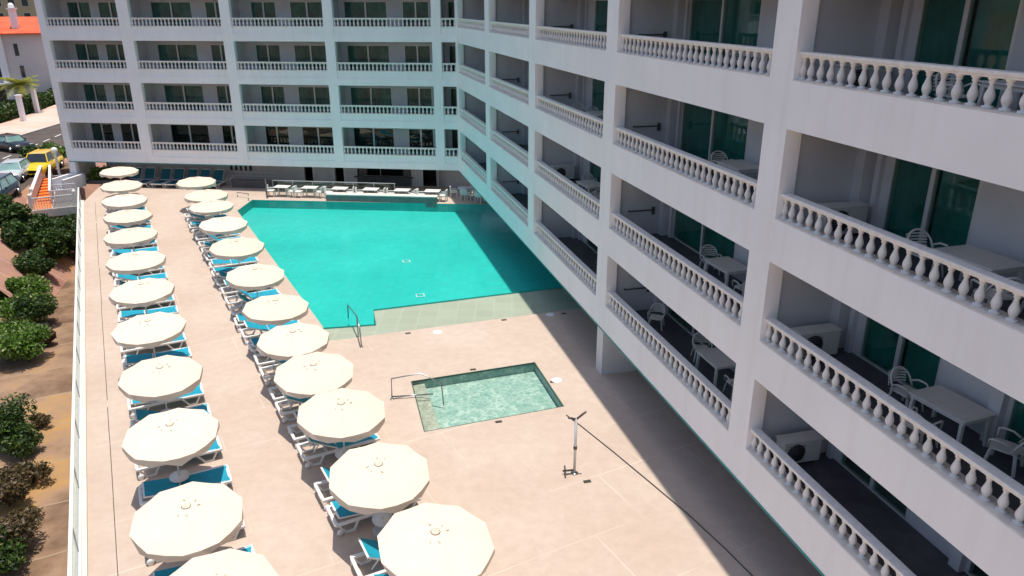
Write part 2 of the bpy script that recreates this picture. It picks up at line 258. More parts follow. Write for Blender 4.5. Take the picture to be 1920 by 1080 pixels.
# ------------------------------------------------------------------ mesh builder
class MB:
    def __init__(s, T=None): s.v = []; s.f = []; s.T = T; s.sm = []
    def _add(s, vs, fs, smooth=False):
        n = len(s.v)
        for p in vs:
            p = Vector(p); s.v.append(tuple(s.T @ p) if s.T is not None else tuple(p))
        for q in fs: s.f.append(tuple(i + n for i in q)); s.sm.append(smooth)
    def box(s, x0, x1, y0, y1, z0, z1, M=None):
        if x0 > x1: x0, x1 = x1, x0
        if y0 > y1: y0, y1 = y1, y0
        vs = [Vector((x, y, z)) for z in (z0, z1) for x, y in ((x0, y0), (x1, y0), (x1, y1), (x0, y1))]
        if M is not None: vs = [M @ v for v in vs]
        s._add(vs, [(0, 3, 2, 1), (4, 5, 6, 7), (0, 1, 5, 4), (1, 2, 6, 5), (2, 3, 7, 6), (3, 0, 4, 7)]); return s
    def cbox(s, c, d, M=None): return s.box(c[0] - d[0] / 2, c[0] + d[0] / 2, c[1] - d[1] / 2, c[1] + d[1] / 2, c[2] - d[2] / 2, c[2] + d[2] / 2, M)
    def bar(s, a, b, wd, th, upv=(0, 0, 1)):
        a = Vector(a); b = Vector(b); d = (b - a).normalized(); u = Vector(upv)
        sd = d.cross(u)
        if sd.length < 1e-4: sd = Vector((1, 0, 0))
        sd.normalize(); u2 = sd.cross(d)
        vs = [p + sd * i * wd / 2 + u2 * j * th / 2 for p in (a, b) for i, j in ((-1, -1), (1, -1), (1, 1), (-1, 1))]
        s._add(vs, [(0, 3, 2, 1), (4, 5, 6, 7), (0, 1, 5, 4), (1, 2, 6, 5), (2, 3, 7, 6), (3, 0, 4, 7)]); return s
    def tube(s, pts, r, n=8, r2=None):
        pts = [Vector(p) for p in pts]; rings = []
        for i, p in enumerate(pts):
            d = (pts[min(i + 1, len(pts) - 1)] - pts[max(i - 1, 0)]).normalized()
            a = d.cross(Vector((0, 0, 1)));
            if a.length < 1e-3: a = Vector((1, 0, 0))
            a.normalize(); b = d.cross(a)
            rr = r if r2 is None else r + (r2 - r) * i / (len(pts) - 1)
            rings.append([p + (a * math.cos(t) + b * math.sin(t)) * rr for t in [2 * PI * k / n for k in range(n)]])
        vs = [v for g in rings for v in g]; fs = []
        for i in range(len(pts) - 1):
            for k in range(n): fs.append((i * n + k, i * n + (k + 1) % n, (i + 1) * n + (k + 1) % n, (i + 1) * n + k))
        fs.append(tuple(range(n))[::-1]); fs.append(tuple((len(pts) - 1) * n + k for k in range(n)))
        s._add(vs, fs, True); return s
    def lathe(s, prof, n=12, c=(0, 0, 0), ph=0, cap=True, smooth=True):
        vs = []; fs = []
        for r, z in prof:
            for k in range(n):
                t = 2 * PI * k / n + ph; vs.append((c[0] + r * math.cos(t), c[1] + r * math.sin(t), c[2] + z))
        for i in range(len(prof) - 1):
            for k in range(n): fs.append((i * n + k, i * n + (k + 1) % n, (i + 1) * n + (k + 1) % n, (i + 1) * n + k))
        if cap: fs.append(tuple(range(n))[::-1]); fs.append(tuple((len(prof) - 1) * n + k for k in range(n)))
        s._add(vs, fs, smooth); return s
    def prism(s, poly, z0, z1):
        n = len(poly); vs = [(x, y, z0) for x, y in poly] + [(x, y, z1) for x, y in poly]
        fs = [tuple(range(n))[::-1], tuple(range(n, 2 * n))] + [(i, (i + 1) % n, n + (i + 1) % n, n + i) for i in range(n)]
        s._add(vs, fs); return s
    def sheet(s, loops, z):
        loops = [[Vector((p[0], p[1], 0)) for p in l] for l in loops]
        vs = [(p.x, p.y, z) for l in loops for p in l]; fs = []
        for t in tessellate_polygon(loops):
            a, b, c = [Vector(vs[i]) for i in t]
            fs.append(tuple(t) if (b - a).cross(c - a).z > 0 else tuple(t)[::-1])
        s._add(vs, fs); return s
    def wall(s, pts, z0, z1, closed=True):
        n = len(pts)
        for i in range(n if closed else n - 1):
            a, b = pts[i], pts[(i + 1) % n]; s._add([(a[0], a[1], z0), (b[0], b[1], z0), (b[0], b[1], z1), (a[0], a[1], z1)], [(0, 1, 2, 3)])
        return s
    def quad(s, vs): s._add(vs, [tuple(range(len(vs)))]); return s
    def mesh(s, name, m, bevel=0):
        me = bpy.data.meshes.new(name); me.from_pydata(s.v, [], s.f); me.materials.append(m)
        me.polygons.foreach_set('use_smooth', s.sm); me.update(); return me
    def build(s, name, m, parent=None, loc=(0, 0, 0), rot=0, bevel=0):
        o = bpy.data.objects.new(name, s.mesh(name, m)); C.objects.link(o)
        o.location = loc; o.rotation_euler = (0, 0, rot)
        if parent: o.parent = parent
        if bevel:
            b = o.modifiers.new('bevel', 'BEVEL'); b.width = bevel; b.segments = 2; b.limit_method = 'ANGLE'
        return o
def thing(name, label, cat, loc=(0, 0, 0), rot=0, group=None):
    o = bpy.data.objects.new(name, None); C.objects.link(o); o.location = loc; o.rotation_euler = (0, 0, rot)
    o['label'] = label; o['category'] = cat
    if group: o['group'] = group
    return o
def tag(o, label, cat, group=None):
    o['label'] = label; o['category'] = cat
    if group: o['group'] = group
    return o
def struct(o): o['kind'] = 'structure'; return o
def dup(root, loc, rot, label, group=None):
    r = root.copy(); C.objects.link(r); r.location = loc; r.rotation_euler = (0, 0, rot); r['label'] = label
    if group: r['group'] = group
    for ch in root.children:
        c = ch.copy(); C.objects.link(c); c.parent = r
        for g in ch.children:
            d = g.copy(); C.objects.link(d); d.parent = c
    return r
NTH = ['nearest', 'second', 'third', 'fourth', 'fifth', 'sixth', 'seventh', 'eighth', 'ninth', 'tenth', 'eleventh', 'twelfth', 'thirteenth', 'fourteenth', 'fifteenth',
       'sixteenth', 'seventeenth', 'eighteenth', 'nineteenth', 'twentieth', 'twenty-first', 'twenty-second', 'twenty-third', 'twenty-fourth', 'twenty-fifth', 'twenty-sixth', 'twenty-seventh', 'twenty-eighth']

# ------------------------------------------------------------------ ground, deck, pools
def isect(p, d, q, e):
    den = d[0] * e[1] - d[1] * e[0]; t = ((q[0] - p[0]) * e[1] - (q[1] - p[1]) * e[0]) / den
    return Vector((p[0] + d[0] * t, p[1] + d[1] * t, 0))
XR = 13.4
bl, br_ = PB(-15.75, -3.0), PB(0, -2.45)
backR = isect(bl, br_ - bl, PA(XR, 0), PA(0, 1))
P_BL = bl; P_CH = Vector((-19.86, 52.67, 0)); P_E = Vector((-8.78, 31.87, 0)); P_FL = Vector((-8.23, 30.22, 0)); P_FR = PA(XR, 32.30)
D2, D1, S_R = PA(1.76, 32.87), PA(1.78, 34.70), PA(XR, 35.6)
pool_out = [P_FL, P_FR, backR, P_BL, P_CH, P_E]
shelf = [P_FL, P_FR, S_R, D1, D2, P_E]
deep = [P_E, D2, D1, S_R, backR, P_BL, P_CH]
small = [PA(2.62, 26.63), PA(7.85, 27.04), PA(7.90, 23.23), PA(2.60, 22.75)]
deck_out = [PC(-2.42, -12), PC(-2.42, 64.2), PB(-31.6, 3.2), PB(4, 3.2), PA(24, 60), PA(24, -14)]
WL = -.05
struct(MB().sheet([deck_out, pool_out, small], 0).build('pool_deck', M_DECK))
struct(MB().sheet([deep], -.62).wall(deep, -.62, -.07).wall([P_BL, P_CH, P_E], -.07, -.005, False).wall([backR, P_BL], -.07, -.005, False).wall([backR, S_R], -.07, -.005, False).build('pool_basin', M_POOL))
struct(MB().sheet([shelf], -.15).wall([P_E, P_FL, P_FR, S_R], -.15, -.005, False).build('pool_shelf', M_SHELF))
struct(MB().sheet([pool_out], WL).build('pool_water', M_WATER))
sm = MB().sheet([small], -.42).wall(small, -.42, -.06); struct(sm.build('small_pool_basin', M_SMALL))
def lip(poly, wd, z0, z1):
    m = MB(); n = len(poly); c = sum((Vector(p) for p in poly), Vector()) / n
    inn = [Vector(p) + (c - Vector(p)).normalized() * wd for p in poly]
    for i in range(n):
        a, b, a2, b2 = poly[i], poly[(i + 1) % n], inn[i], inn[(i + 1) % n]
        m.quad([(a[0], a[1], z1), (b[0], b[1], z1), (b2[0], b2[1], z1), (a2[0], a2[1], z1)])
        m.quad([(a2[0], a2[1], z0), (b2[0], b2[1], z0), (b2[0], b2[1], z1), (a2[0], a2[1], z1)])
    return m
struct(lip(small, .05, -.062, .004).build('small_pool_edge', mat('dark_green_edge_tile', (.05, .10, .075), .5, .2, 5)))
# entry strip of sand mosaic along the left side of the small pool
st = [PA(2.66, 26.55), PA(3.15, 26.62), PA(3.22, 22.86), PA(2.64, 22.84)]
struct(MB().sheet([st], -.16).wall([st[1], st[2]], -.415, -.16, False).build('small_pool_step', caustic_mosaic_mat('sand_caustic_mosaic', (.27, .27, .20), (.36, .37, .29), (.50, .50, .41), 6)))
struct(MB().sheet([small], -.065).build('small_pool_water', M_WATER2))

for q in ((762, 490), (788, 554)):
    p = px(*q, -.6); m = MB()
    for s_ in (-1, 1): m.box(-.22, .22, s_ * .2 - .02, s_ * .2 + .02, .0, .012).box(s_ * .2 - .02, s_ * .2 + .02, -.18, .18, .0, .012)
    tag(m.build('floor_drain', M_RESIN, None, p, RA), 'white square drain outline on the pool floor, %s one' % ('farther' if q[0] == 762 else 'nearer'), 'drain', 'drains on the pool floor')
for x in (-12.6, -11.4, -4.0): tag(MB(Matrix.Rotation(PI / 2, 4, 'X')).lathe([(.14, 0), (.12, .03), (0, .04)], 14).build('pool_light', M_RESIN, None, PB(x, -2.72 + (x + 12) * .035 - .06, -.2), RB), 'round white pool light in the far pool wall, %s' % {-12.6: 'leftmost', -11.4: 'second from left', -4.0: 'rightmost'}[x], 'pool light', 'lights in the pool wall')

# deck edge curb, joint lines
struct(MB(FC).box(-2.78, -2.40, -12, 64.2, -3.2, .10).build('deck_edge', mat('deck_edge_render', (.62, .60, .55), .8, .08, 2)))
jm = mat('joint_dark', (.10, .075, .06), .9, .2, 3)
jl = MB(FC)
yy = -10
while yy < 63.4:
    L_ = random.uniform(2, 5); off = random.uniform(-.012, .012)
    jl.box(-1.70 + off - .012, -1.70 + off + .012, yy, min(yy + L_, 63.4), .001, .004); yy += L_ + (random.uniform(.1, .8) if random.random() < .35 else .02)
struct(jl.build('deck_joint', jm))

# ground sheets on the street side
struct(MB().quad([(-1500, -1500, -3.2), (1500, -1500, -3.2), (1500, 2500, -3.2), (-1500, 2500, -3.2)]).build('ground', M_EARTH))
struct(MB(FC).quad([(-9.5, 5, -3), (-2.78, 5, -3), (-2.78, 64, -3), (-9.5, 64, -3)]).build('garden_paving', M_FLAG))
struct(MB(FC).quad([(-22, 20, -2.98), (-6.9, 52, -2.98), (-6.0, 66, -2.98), (-16, 66, -2.98)]).build('garden_path', M_PINKP))
ST = 1.0
nearE = [(-31.6, 40), (-34.4, 49), (-36.9, 56.1), (-40.1, 66.5), (-42.6, 80), (-45, 100)]
farE = [(-51, 40), (-51.2, 60), (-51.4, 75.6), (-52.1, 86.8), (-54, 110)]
farS = [(-50.5, 50), (-53.5, 70), (-55.7, 82.3), (-58, 96.6), (-62, 118)]
sw = [(-51, 40), (-51.2, 60), (-51.4, 75.6), (-52.1, 86.8), (-54, 110), (-62, 118), (-58, 96.6), (-55.7, 82.3), (-53.0, 68), (-54, 40)]
struct(MB().prism([(x, y) for x, y in nearE] + [(-45, 160), (-140, 160), (-140, 40)], -3.3, ST - .004).build('street', M_ASPH))
pv = [(-51.4, 40), (-51.4, 75.6), (-52.1, 86.8), (-53.5, 120), (-66, 120), (-60.5, 96.6), (-58.0, 82.3), (-56, 68), (-56, 40)]
struct(MB().prism(pv[::-1], ST - .1, ST + .13).build('pavement', M_SIDEW))
kb = MB()
for a, b in zip([(-51.4, 40), (-51.4, 75.6), (-52.1, 86.8)], [(-51.4, 75.6), (-52.1, 86.8), (-53.5, 120)]): kb.bar((a[0] + .06, a[1], ST + .03), (b[0] + .06, b[1], ST + .03), .16, .22)
struct(kb.build('kerb', M_KERB))
dm = MB(); a, b = Vector((-44.2, 58.2, ST + .002)), Vector((-48, 80.1, ST + .002)); d = (b - a).normalized(); t = -6
while t < 45: dm.bar(a + d * t, a + d * (t + 1.7), .14, .006); t += 3.0
struct(dm.build('road_marking', M_WHITEP))
# bank between the street and the lower garden
bk_ = MB()
lowE = [(-27.5, 40), (-30.0, 49), (-33.0, 56.1), (-36.5, 63), (-37.5, 75)]
for (p, q, r, s_) in zip(nearE[:4], nearE[1:5], lowE[1:5], lowE[:4]): bk_.quad([(p[0], p[1], ST - .01), (q[0], q[1], ST - .01), (r[0], r[1], -3.0), (s_[0], s_[1], -3.0)])
struct(bk_.build('garden_slope', M_PINKP))

# ------------------------------------------------------------------ hotel
FLS = [2.65 + 3.12 * k for k in range(5)]
hotel = thing('hotel_building', 'white hotel of two joined wings with stacked balconies and stone balustrades round the pool deck', 'hotel', (KX, KY, 0))
HL = (-KX, -KY, 0)
def hp(mb, name, m, **k): return mb.build(name, m, hotel, HL, **k)
ZB, ZT = 2.0, 18.6
wcols = [(-5.6, -4.7), (4.65, 5.6), (14.85, 15.75), (25.1, 26.15), (35.25, 36.35), (45.15, 46.3), (55.3, 56.3)]
XF = 10.09; XI = 10.5; XBK = 12.5
fr = MB(FA)
for a, b in wcols: fr.box(XF, XI, a, b, ZB, ZT)
for (a, b), (c, d) in zip(wcols, wcols[1:]):
    fr.box(XF, XI, b, c, ZB, 3.05)
    for k in range(1, 5): fr.box(XF, XI, b, c, 2.01 + 3.12 * k, 3.05 + 3.12 * k)
    fr.box(XF, XI, b, c, 2.01 + 15.6, ZT)
hp(fr, 'facade_frame', M_WALL)
sb = MB(FA)
for k in range(5): sb.box(XI + .001, XBK, -5.5, 56.2, FLS[k] - .02, FLS[k])
hp(sb, 'balcony_floor', M_FLOORB)
sb = MB(FA)
for k in range(5): sb.box(XI + .001, 18, -5.5, 56.2, FLS[k] - .22, FLS[k] - .022)
sb.box(XI + .001, 18, -5.5, 56.2, 17.95, 18.3)
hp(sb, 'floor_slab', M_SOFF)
te = MB(FA).box(XF - .02, XF + .03, -5.6, 56.1, ZB - .05, ZB - .002); hp(te, 'edge_strip', M_TEAL)  # thin teal strip along the bottom edge of the facade
for a, b in wcols:
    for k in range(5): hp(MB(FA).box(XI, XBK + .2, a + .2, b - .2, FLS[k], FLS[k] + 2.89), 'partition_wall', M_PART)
wdoors = {1: [(11.75, 14.2), (7.3, 10.0)], 2: [(20.3, 24.7)], 3: [(30.6, 34.0)], 4: [(40.2, 43.8)], 5: [(50.2, 53.8)], 0: [(-.2, 2.5)]}
DH = 2.15
bw = MB(FA)
for i in range(6):
    a, b = wcols[i][1] - .2, wcols[i + 1][0] + .2
    for k in range(5):
        z = FLS[k]; ds = sorted(wdoors[i]); cur = a
        for d0, d1 in ds:
            bw.box(XBK, XBK + .2, cur, d0, z, z + 2.89); bw.box(XBK, XBK + .2, d0, d1, z + DH, z + 2.89); cur = d1
        bw.box(XBK, XBK + .2, cur, b, z, z + 2.89)
        bw.box(XBK - .32, XBK, b - .32, b - .002, z, z + 2.88)
        bw.box(XBK - .12, XBK, b - .62, b - .46, z, z + 2.88)
    if i == 1:
        for k in range(5): bw.box(XBK - .16, XBK, 10.04, 10.32, FLS[k], FLS[k] + 2.88)
hp(bw, 'rear_wall', M_PART)
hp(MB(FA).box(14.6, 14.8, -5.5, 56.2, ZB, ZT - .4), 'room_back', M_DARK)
hp(MB(FA).box(17.8, 18.0, -5.5, 58, 0, ZB).box(15.3, 15.5, -14, 30, 0, ZB - .25), 'ground_wall', M_GROUNDWALL)

def sliding_door(F, RZ, x, y0, y1, z, curtain, gl=True, side=1, open_=False, label=None):
    """door in a frame's local axes: plane x=const for the wing (axis='y')."""
    p = F @ Vector((x, (y0 + y1) / 2, z)); W = y1 - y0
    fm = MB(); t = .06; h = DH - .004
    fm.box(0, .1, -W / 2, -W / 2 + t, 0, h).box(0, .1, W / 2 - t, W / 2, 0, h).box(0, .1, -W / 2 + t, W / 2 - t, h - t, h).box(0, .1, -W / 2 + t, W / 2 - t, 0, .05)
    fm.box(-.015, .085, -.06, .06, .05, h - t)
    o = fm.build('sliding_door', M_ALU, hotel, p - Vector((KX, KY, 0)), RZ)
    for s in (-1, 1):
        y0_, y1_ = (.06, W / 2 - t) if s > 0 else (-W / 2 + t, -.06)
        if gl: MB().box(.03, .045, y0_, y1_, .05, h - t).build('glass_pane', M_GLASS, o)
        if curtain is not None:
            m = MB(); n = max(10, int((y1_ - y0_) * 9)); vs = []
            for i in range(n + 1):
                yy_ = y0_ + (y1_ - y0_) * i / n; xx = .13 + .035 * math.sin(i * 2.1 + s) + random.uniform(-.015, .015); vs.append((xx, yy_))
            m._add([(a_, b_, .06) for a_, b_ in vs] + [(a_, b_, h) for a_, b_ in vs], [(i, i + 1, n + 2 + i, n + 1 + i) for i in range(n)], True)
            m.build('curtain', curtain, o)
    return o
for i in (1, 2, 3, 4, 5):
    for k in range(4):
        for d0, d1 in wdoors[i]:
            c_ = M_CURT if k > 0 and i in (1, 2, 3) else (M_CURTG if k > 0 else None)
            sliding_door(FA, RA, XBK, d0, d1, FLS[k], c_)
# towel rails on the far partition of the bays
for i, ks in ((2, (0, 1, 2, 3)), (3, (2, 3)), (4, (0, 1, 2)),):
    for k in ks:
        z = FLS[k] + (.95 if i != 4 else .8); u = wcols[i + 1][0] + .2
        p = FA @ Vector((10.9, u, z))
        m = MB().box(0, 1.05, -.12, -.09, .0, .045).box(.96, 1.05, -.09, 0, -.16, .12).box(0.0, .03, -.12, -.0, .0, .045)
        m.build('towel_rail', M_BRONZE, hotel, p - Vector((KX, KY, 0)), RA)

# --- balustrades
PB_BAL = [(.085, 0), (.085, .045), (.05, .05), (.045, .075), (.06, .10), (.082, .16), (.078, .22), (.05, .30), (.036, .36), (.036, .385), (.055, .40), (.055, .415), (.045, .43), (.06, .445), (.075, .46), (.075, .50)]
def balm(n): return MB().lathe(PB_BAL, n)
bal_me = balm(14).mesh('baluster', M_BAL)
stuff = MB()
def add_stuff(F, x, y, z, n=8):
    t = MB().lathe([PB_BAL[i] for i in (0, 1, 2, 4, 5, 6, 7, 8, 10, 13, 15)], n, (x, y, z)); T = stuff.T; stuff.T = F; stuff._add(t.v, t.f, True); stuff.T = T
def balustrade(F, RZ, axis, a, b, fx, k, near=False, pitch=.335):
    """axis 'y': runs along local y at x=fx ; axis 'x': runs along local x at y=fx"""
    z = 3.05 + 3.12 * k; L_ = b - a
    mid = (fx, (a + b) / 2) if axis == 'y' else ((a + b) / 2, fx)
    p = F @ Vector((mid[0], mid[1], z)); rz = RZ if axis == 'y' else RZ - PI / 2     # local +y along run
    if axis == 'x': rz = RZ - PI / 2
    m = MB().box(-.12, .12, -L_ / 2 + .002, L_ / 2 - .002, .545, .61).box(-.09, .09, -L_ / 2 + .002, L_ / 2 - .002, .50, .545)
    rl = m.build('balustrade', M_BAL, hotel, p - Vector((KX, KY, 0)), rz, bevel=.012)
    m = MB().box(-.19 if axis == 'y' else -.17, .21 if axis == 'y' else .19, -L_ / 2 + .003, L_ / 2 - .003, 0, .03)
    m.build('coping', M_SILL, rl)
    n = int(round(L_ / pitch)); st_ = L_ / n
    for i in range(n + 1):
        q = -L_ / 2 + st_ * i
        if i == 0: q += .06
        if i == n: q -= .06
        if near and (mid[1] + q) > 7.0:
            o = bpy.data.objects.new('baluster', bal_me); C.objects.link(o); o.parent = rl; o.location = (0, q, .02)
        else:
            if axis == 'y': add_stuff(F, fx, mid[1] + q, z + .02, 10 if fx < 11 and mid[1] < 30 else 7)
            else: add_stuff(F, mid[0] + q, fx, z + .02, 7)
    return rl
for i in range(1, 6):
    for k in range(4): balustrade(FA, RA, 'y', wcols[i][1], wcols[i + 1][0], 10.29, k, near=(i == 1))

# --- rear block (local x = -s)
bcols = [(-32.67, -32.1), (-26.07, -25.16), (-17.93, -17.15), (-10.03, -9.3), (-1.97, -1.29), (.02, .7)]
YI = .38; YBK = 2.2
fr = MB(FB)
for a, b in bcols: fr.box(a, b, 0, YI, ZB, ZT)
for (a, b), (c, d) in zip(bcols, bcols[1:]):
    for k in range(0, 5):
        zz0 = 2.01 + 3.12 * k if k else ZB
        fr.box(b, c, 0, YI, zz0, zz0 + .5); fr.box(b, c, .06, YI, zz0 + .5, 3.05 + 3.12 * k)
    fr.box(b, c, 0, YI, 2.01 + 15.6, ZT)
hp(fr, 'facade_frame', M_WALL)
sb = MB(FB)
for k in range(5): sb.box(-32.6, .6, YI + .001, YBK, FLS[k] - .02, FLS[k])
hp(sb, 'balcony_floor', M_FLOORB)
sb = MB(FB)
for k in range(5): sb.box(-32.6, .6, YI + .001, 10, FLS[k] - .22, FLS[k] - .022)
sb.box(-32.6, .6, YI + .001, 10, 17.95, 18.3)
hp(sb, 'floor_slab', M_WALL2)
for a, b in bcols:
    m_ = (a + b) / 2
    if a < -30: m_ = -32.35
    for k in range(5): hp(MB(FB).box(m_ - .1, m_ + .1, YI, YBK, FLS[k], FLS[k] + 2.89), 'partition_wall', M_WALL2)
bdoors = [[(-31.65, -29.7), (-29.05, -27.0)], [(-24.65, -21.3), (-20.2, -18.5)], [(-16.5, -14.5), (-13.4, -10.7)], [(-9.15, -5.8), (-4.65, -2.6)], [(-1.2, -.05)]]
bw = MB(FB)
for i in range(5):
    a = (bcols[i][0] + bcols[i][1]) / 2 + .1; b = (bcols[i + 1][0] + bcols[i + 1][1]) / 2 - .1
    if i == 0: a = -32.25
    if i == 4: b = .6
    for k in range(5):
        z = FLS[k]; cur = a
        for d0, d1 in bdoors[i]:
            bw.box(cur, d0, YBK, YBK + .2, z, z + 2.89); bw.box(d0, d1, YBK, YBK + .2, z + DH, z + 2.89); cur = d1
        bw.box(cur, b, YBK, YBK + .2, z, z + 2.89)
hp(bw, 'rear_wall', M_PART)
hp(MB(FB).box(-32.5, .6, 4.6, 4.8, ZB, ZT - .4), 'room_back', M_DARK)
hp(MB(FB).box(-32.66, -32.46, YI, 10, ZB, ZT - .1), 'end_wall', M_WALL)
hp(MB(FB).box(-32.6, -17.3, -.03, .02, ZB - .05, ZB - .002), 'edge_strip', M_TEAL)
for i in range(5):
    for k in range(4):
        for j, (d0, d1) in enumerate(bdoors[i]):
            # rotate so that the door's local +y runs along -x of the block
            G = FB @ Matrix.Rotation(PI / 2, 4, 'Z')
            p = (d0 + d1) / 2
            c_ = None if k == 0 else M_CURTG
            sliding_door(FB @ Matrix.Translation((p, YBK, 0)) @ Matrix.Rotation(PI / 2, 4, 'Z'), RB + PI / 2, 0, -(d1 - d0) / 2, (d1 - d0) / 2, FLS[k], c_)
        balustrade(FB, RB, 'x', bcols[i][1], bcols[i + 1][0], .2, k, pitch=.30)
so = hp(stuff, 'baluster', M_BAL); so['kind'] = 'stuff'

# --- ground floor of the rear block
gw = MB(FB)
YG = 2.9
ops = [(-13.84, -13.1, 0, 1.55), (-11.22, -10.44, 0, 1.55), (-9.31, -4.77, .75, 1.85), (-3.83, -2.62, 0, 1.9)]
cur = -31.4
for a, b, z0, z1 in ops:
    gw.box(cur, a, YG, YG + .25, 0, ZB); gw.box(a, b, YG, YG + .25, z1, ZB)
    if z0: gw.box(a, b, YG, YG + .25, 0, z0)
    cur = b
gw.box(cur, 4, YG, YG + .25, 0, ZB)
hp(gw, 'ground_wall', M_GROUNDWALL)
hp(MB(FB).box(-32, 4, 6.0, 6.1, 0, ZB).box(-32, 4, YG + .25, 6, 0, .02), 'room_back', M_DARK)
sl_ = MB(FB)
for i in range(5): sl_.box(-20.25 + i * .42, -20.05 + i * .42, YG - .02, YG - .003, .95, 1.5)
hp(sl_, 'vent_slot', M_DARK)
for a, b in ((-13.84, -13.1), (-11.22, -10.44)):
    hp(MB(FB).box(a - .08, a, YG - .03, YG, 0, 1.62).box(b, b + .08, YG - .03, YG, 0, 1.62).box(a, b, YG - .03, YG, 1.55, 1.62), 'door_frame', M_ALU)
bar = MB(FB).box(-9.5, -4.6, YG - .35, YG + .0, .68, .76).box(-9.31, -4.77, YG - .1, YG - .003, 0, .66)
hp(bar, 'bar_counter', M_BLACKF)
for x0, x1, z1 in ((-9.25, -8.6, 1.7), (-5.5, -4.9, 1.8)): hp(MB(FB).box(x0, x1, YG + .3, YG + .5, .76, z1), 'bar_cabinet', M_WOODDK)
hp(MB(FB).tube([(-7.35, YG + .1, .76), (-7.35, YG + .1, 1.42)], .03).box(-7.65, -7.05, YG, YG + .2, 1.42, 1.5), 'bar_tap', M_ALU)
df = MB(FB)
for x in (-4.35, -4.05, -3.83, -2.62): df.box(x - .04, x + .04, YG - .05, YG - .002, 0, 1.9)
hp(df, 'door_frame', M_ALU)
hp(MB(FB).bar((-2.62, YG - .05, .95), (-2.35, YG - .7, .95), .04, 1.8), 'door_leaf', M_ALU)
hp(MB(FB).box(-32.67, -32.1, 0, .4, 0, ZB - .06).box(-32.67, -32.47, .4, 3, 0, ZB - .25), 'corner_pillar', M_WALL)
for x in (10.12, 15.3):
    for u in (25.26, 4.9, -15): hp(MB(FA).box(x, x + 1.5, u, u + .64, 0, ZB - .002), 'ground_pillar', M_WALL2)

# ------------------------------------------------------------------ parasols
def make_parasol(name, seed):
    rd = random.Random(seed)
    t = thing(name, '', 'parasol', group='cream parasols in rows on the pool deck')
    n = 10; R = 1.33; m = MB(); ph = 0
    rings = [(.10, 2.345), (.55, 2.25), (1.0, 2.14), (R * 1.02, 2.03)]
    vs = []
    for j, (r, z) in enumerate(rings):
        for k in range(2 * n):
            an = PI * k / n; odd = k % 2; rr = r * (math.cos(PI / n) * 1.004 if odd else 1); zz_ = z - (.018 * (r / R) if odd else 0) + rd.uniform(-.012, .012) * (r / R)
            vs.append((rr * math.cos(an), rr * math.sin(an), zz_))
    N = 2 * n; fs = []
    for j in range(3):
        for k in range(N): fs.append((j * N + k, (j + 1) * N + k, (j + 1) * N + (k + 1) % N, j * N + (k + 1) % N))
    fs.append(tuple(range(N)))
    # valance, one scalloped flap per panel
    vb = len(vs); nt_ = len(fs)
    for k in range(N):
        an = PI * k / n; odd = k % 2; r0 = vs[3 * N + k]; rr = R * (math.cos(PI / n) * 1.004 if odd else 1) * 1.0
        dz = (.24 if odd else .16) + rd.uniform(-.045, .045); kk = rr * (1 + rd.uniform(-.035, .035)) + .01
        vs.append((kk * math.cos(an), kk * math.sin(an), r0[2] - dz))
    for k in range(N): fs.append((3 * N + k, vb + k, vb + (k + 1) % N, 3 * N + (k + 1) % N))
    m._add(vs, fs)
    cn = m.build('canopy', M_CANVAS, t)
    s_ = cn.modifiers.new('cloth', 'SOLIDIFY'); s_.thickness = .012; s_.offset = -1
    MB().lathe([(.12, 2.345), (.08, 2.37), (.02, 2.38), (.015, 2.40), (.0, 2.405)], 12).build('cap', M_CANVAS, t)
    MB().tube([(0, 0, .05), (0, 0, 2.36)], .026, 10).build('pole', M_POLE, t)
    MB().lathe([(.30, 0), (.31, .05), (.27, .09), (.06, .11), (.05, .3), (.035, .32)], 20).build('base', M_CONC, t)
    MB().lathe([(.05, .44), (.29, .45), (.30, .475), (.05, .48)], 20).build('side_table', M_RESIN, t)
    rb_ = MB()
    for k in range(n):
        an = 2 * PI * k / n; rb_.bar((.05 * math.cos(an), .05 * math.sin(an), 2.31), (R * .98 * math.cos(an), R * .98 * math.sin(an), 1.99), .02, .02)
    rb_.build('rib_frame', M_ALU, t)
    sp_ = MB()
    for an in (.6, 1.3, 2.9, 3.6, 4.6): sp_.bar((.26 * math.cos(an), .26 * math.sin(an), 2.325), (.33 * math.cos(an + .12), .33 * math.sin(an + .12), 2.312), .03, .012)
    sp_.build('vent_tab', mat('tan_tab', (.58, .5, .4), .8), t)
    return t
pars = [make_parasol('parasol', s) for s in (1, 2, 3)]
used = [False] * 3
def put_parasol(i, x, y, label):
    v = i % 3; p = PC(x, y); r = RC + random.uniform(-.1, .1) + (PI if i % 2 else 0); rs = .985 + random.random() * .04; fl = -1 if i % 2 else 1
    if not used[v]:
        used[v] = True; o = pars[v]; o.location = p; o.rotation_euler = (0, 0, r); o['label'] = label
    else: o = dup(pars[v], p, r, label)
    o.scale = (rs, rs * 1.09, 1); o.rotation_euler = (fl * random.uniform(.02, .06), random.uniform(-.02, .02), r)
    return o
Lp = [(.38, 14.4), (.15, 17.55), (.18, 21.95), (.2, 26.2), (.2, 30.8), (.2, 35.5), (.2, 40.2), (.22, 45.1), (.22, 49.7), (.24, 54.15), (.24, 58.9), (.28, 64.3)]
Rp = [(5.2, 13.75), (5.0, 17.05), (4.98, 20.75), (4.97, 23.9), (4.95, 27.0), (5.0, 30.6), (5.0, 35.2), (5.0, 40.2), (5.03, 45.1), (5.03, 49.7), (5.15, 53.0), (5.05, 57.6)]
for i, (x, y) in enumerate(Lp): put_parasol(i, x, y, 'cream parasol, %s from the viewer in the left row beside the glass parapet' % NTH[i])
for i, (x, y) in enumerate(Rp): put_parasol(i + 1, x, y, 'cream round parasol, %s from the viewer in the right row nearer the pool' % NTH[i])

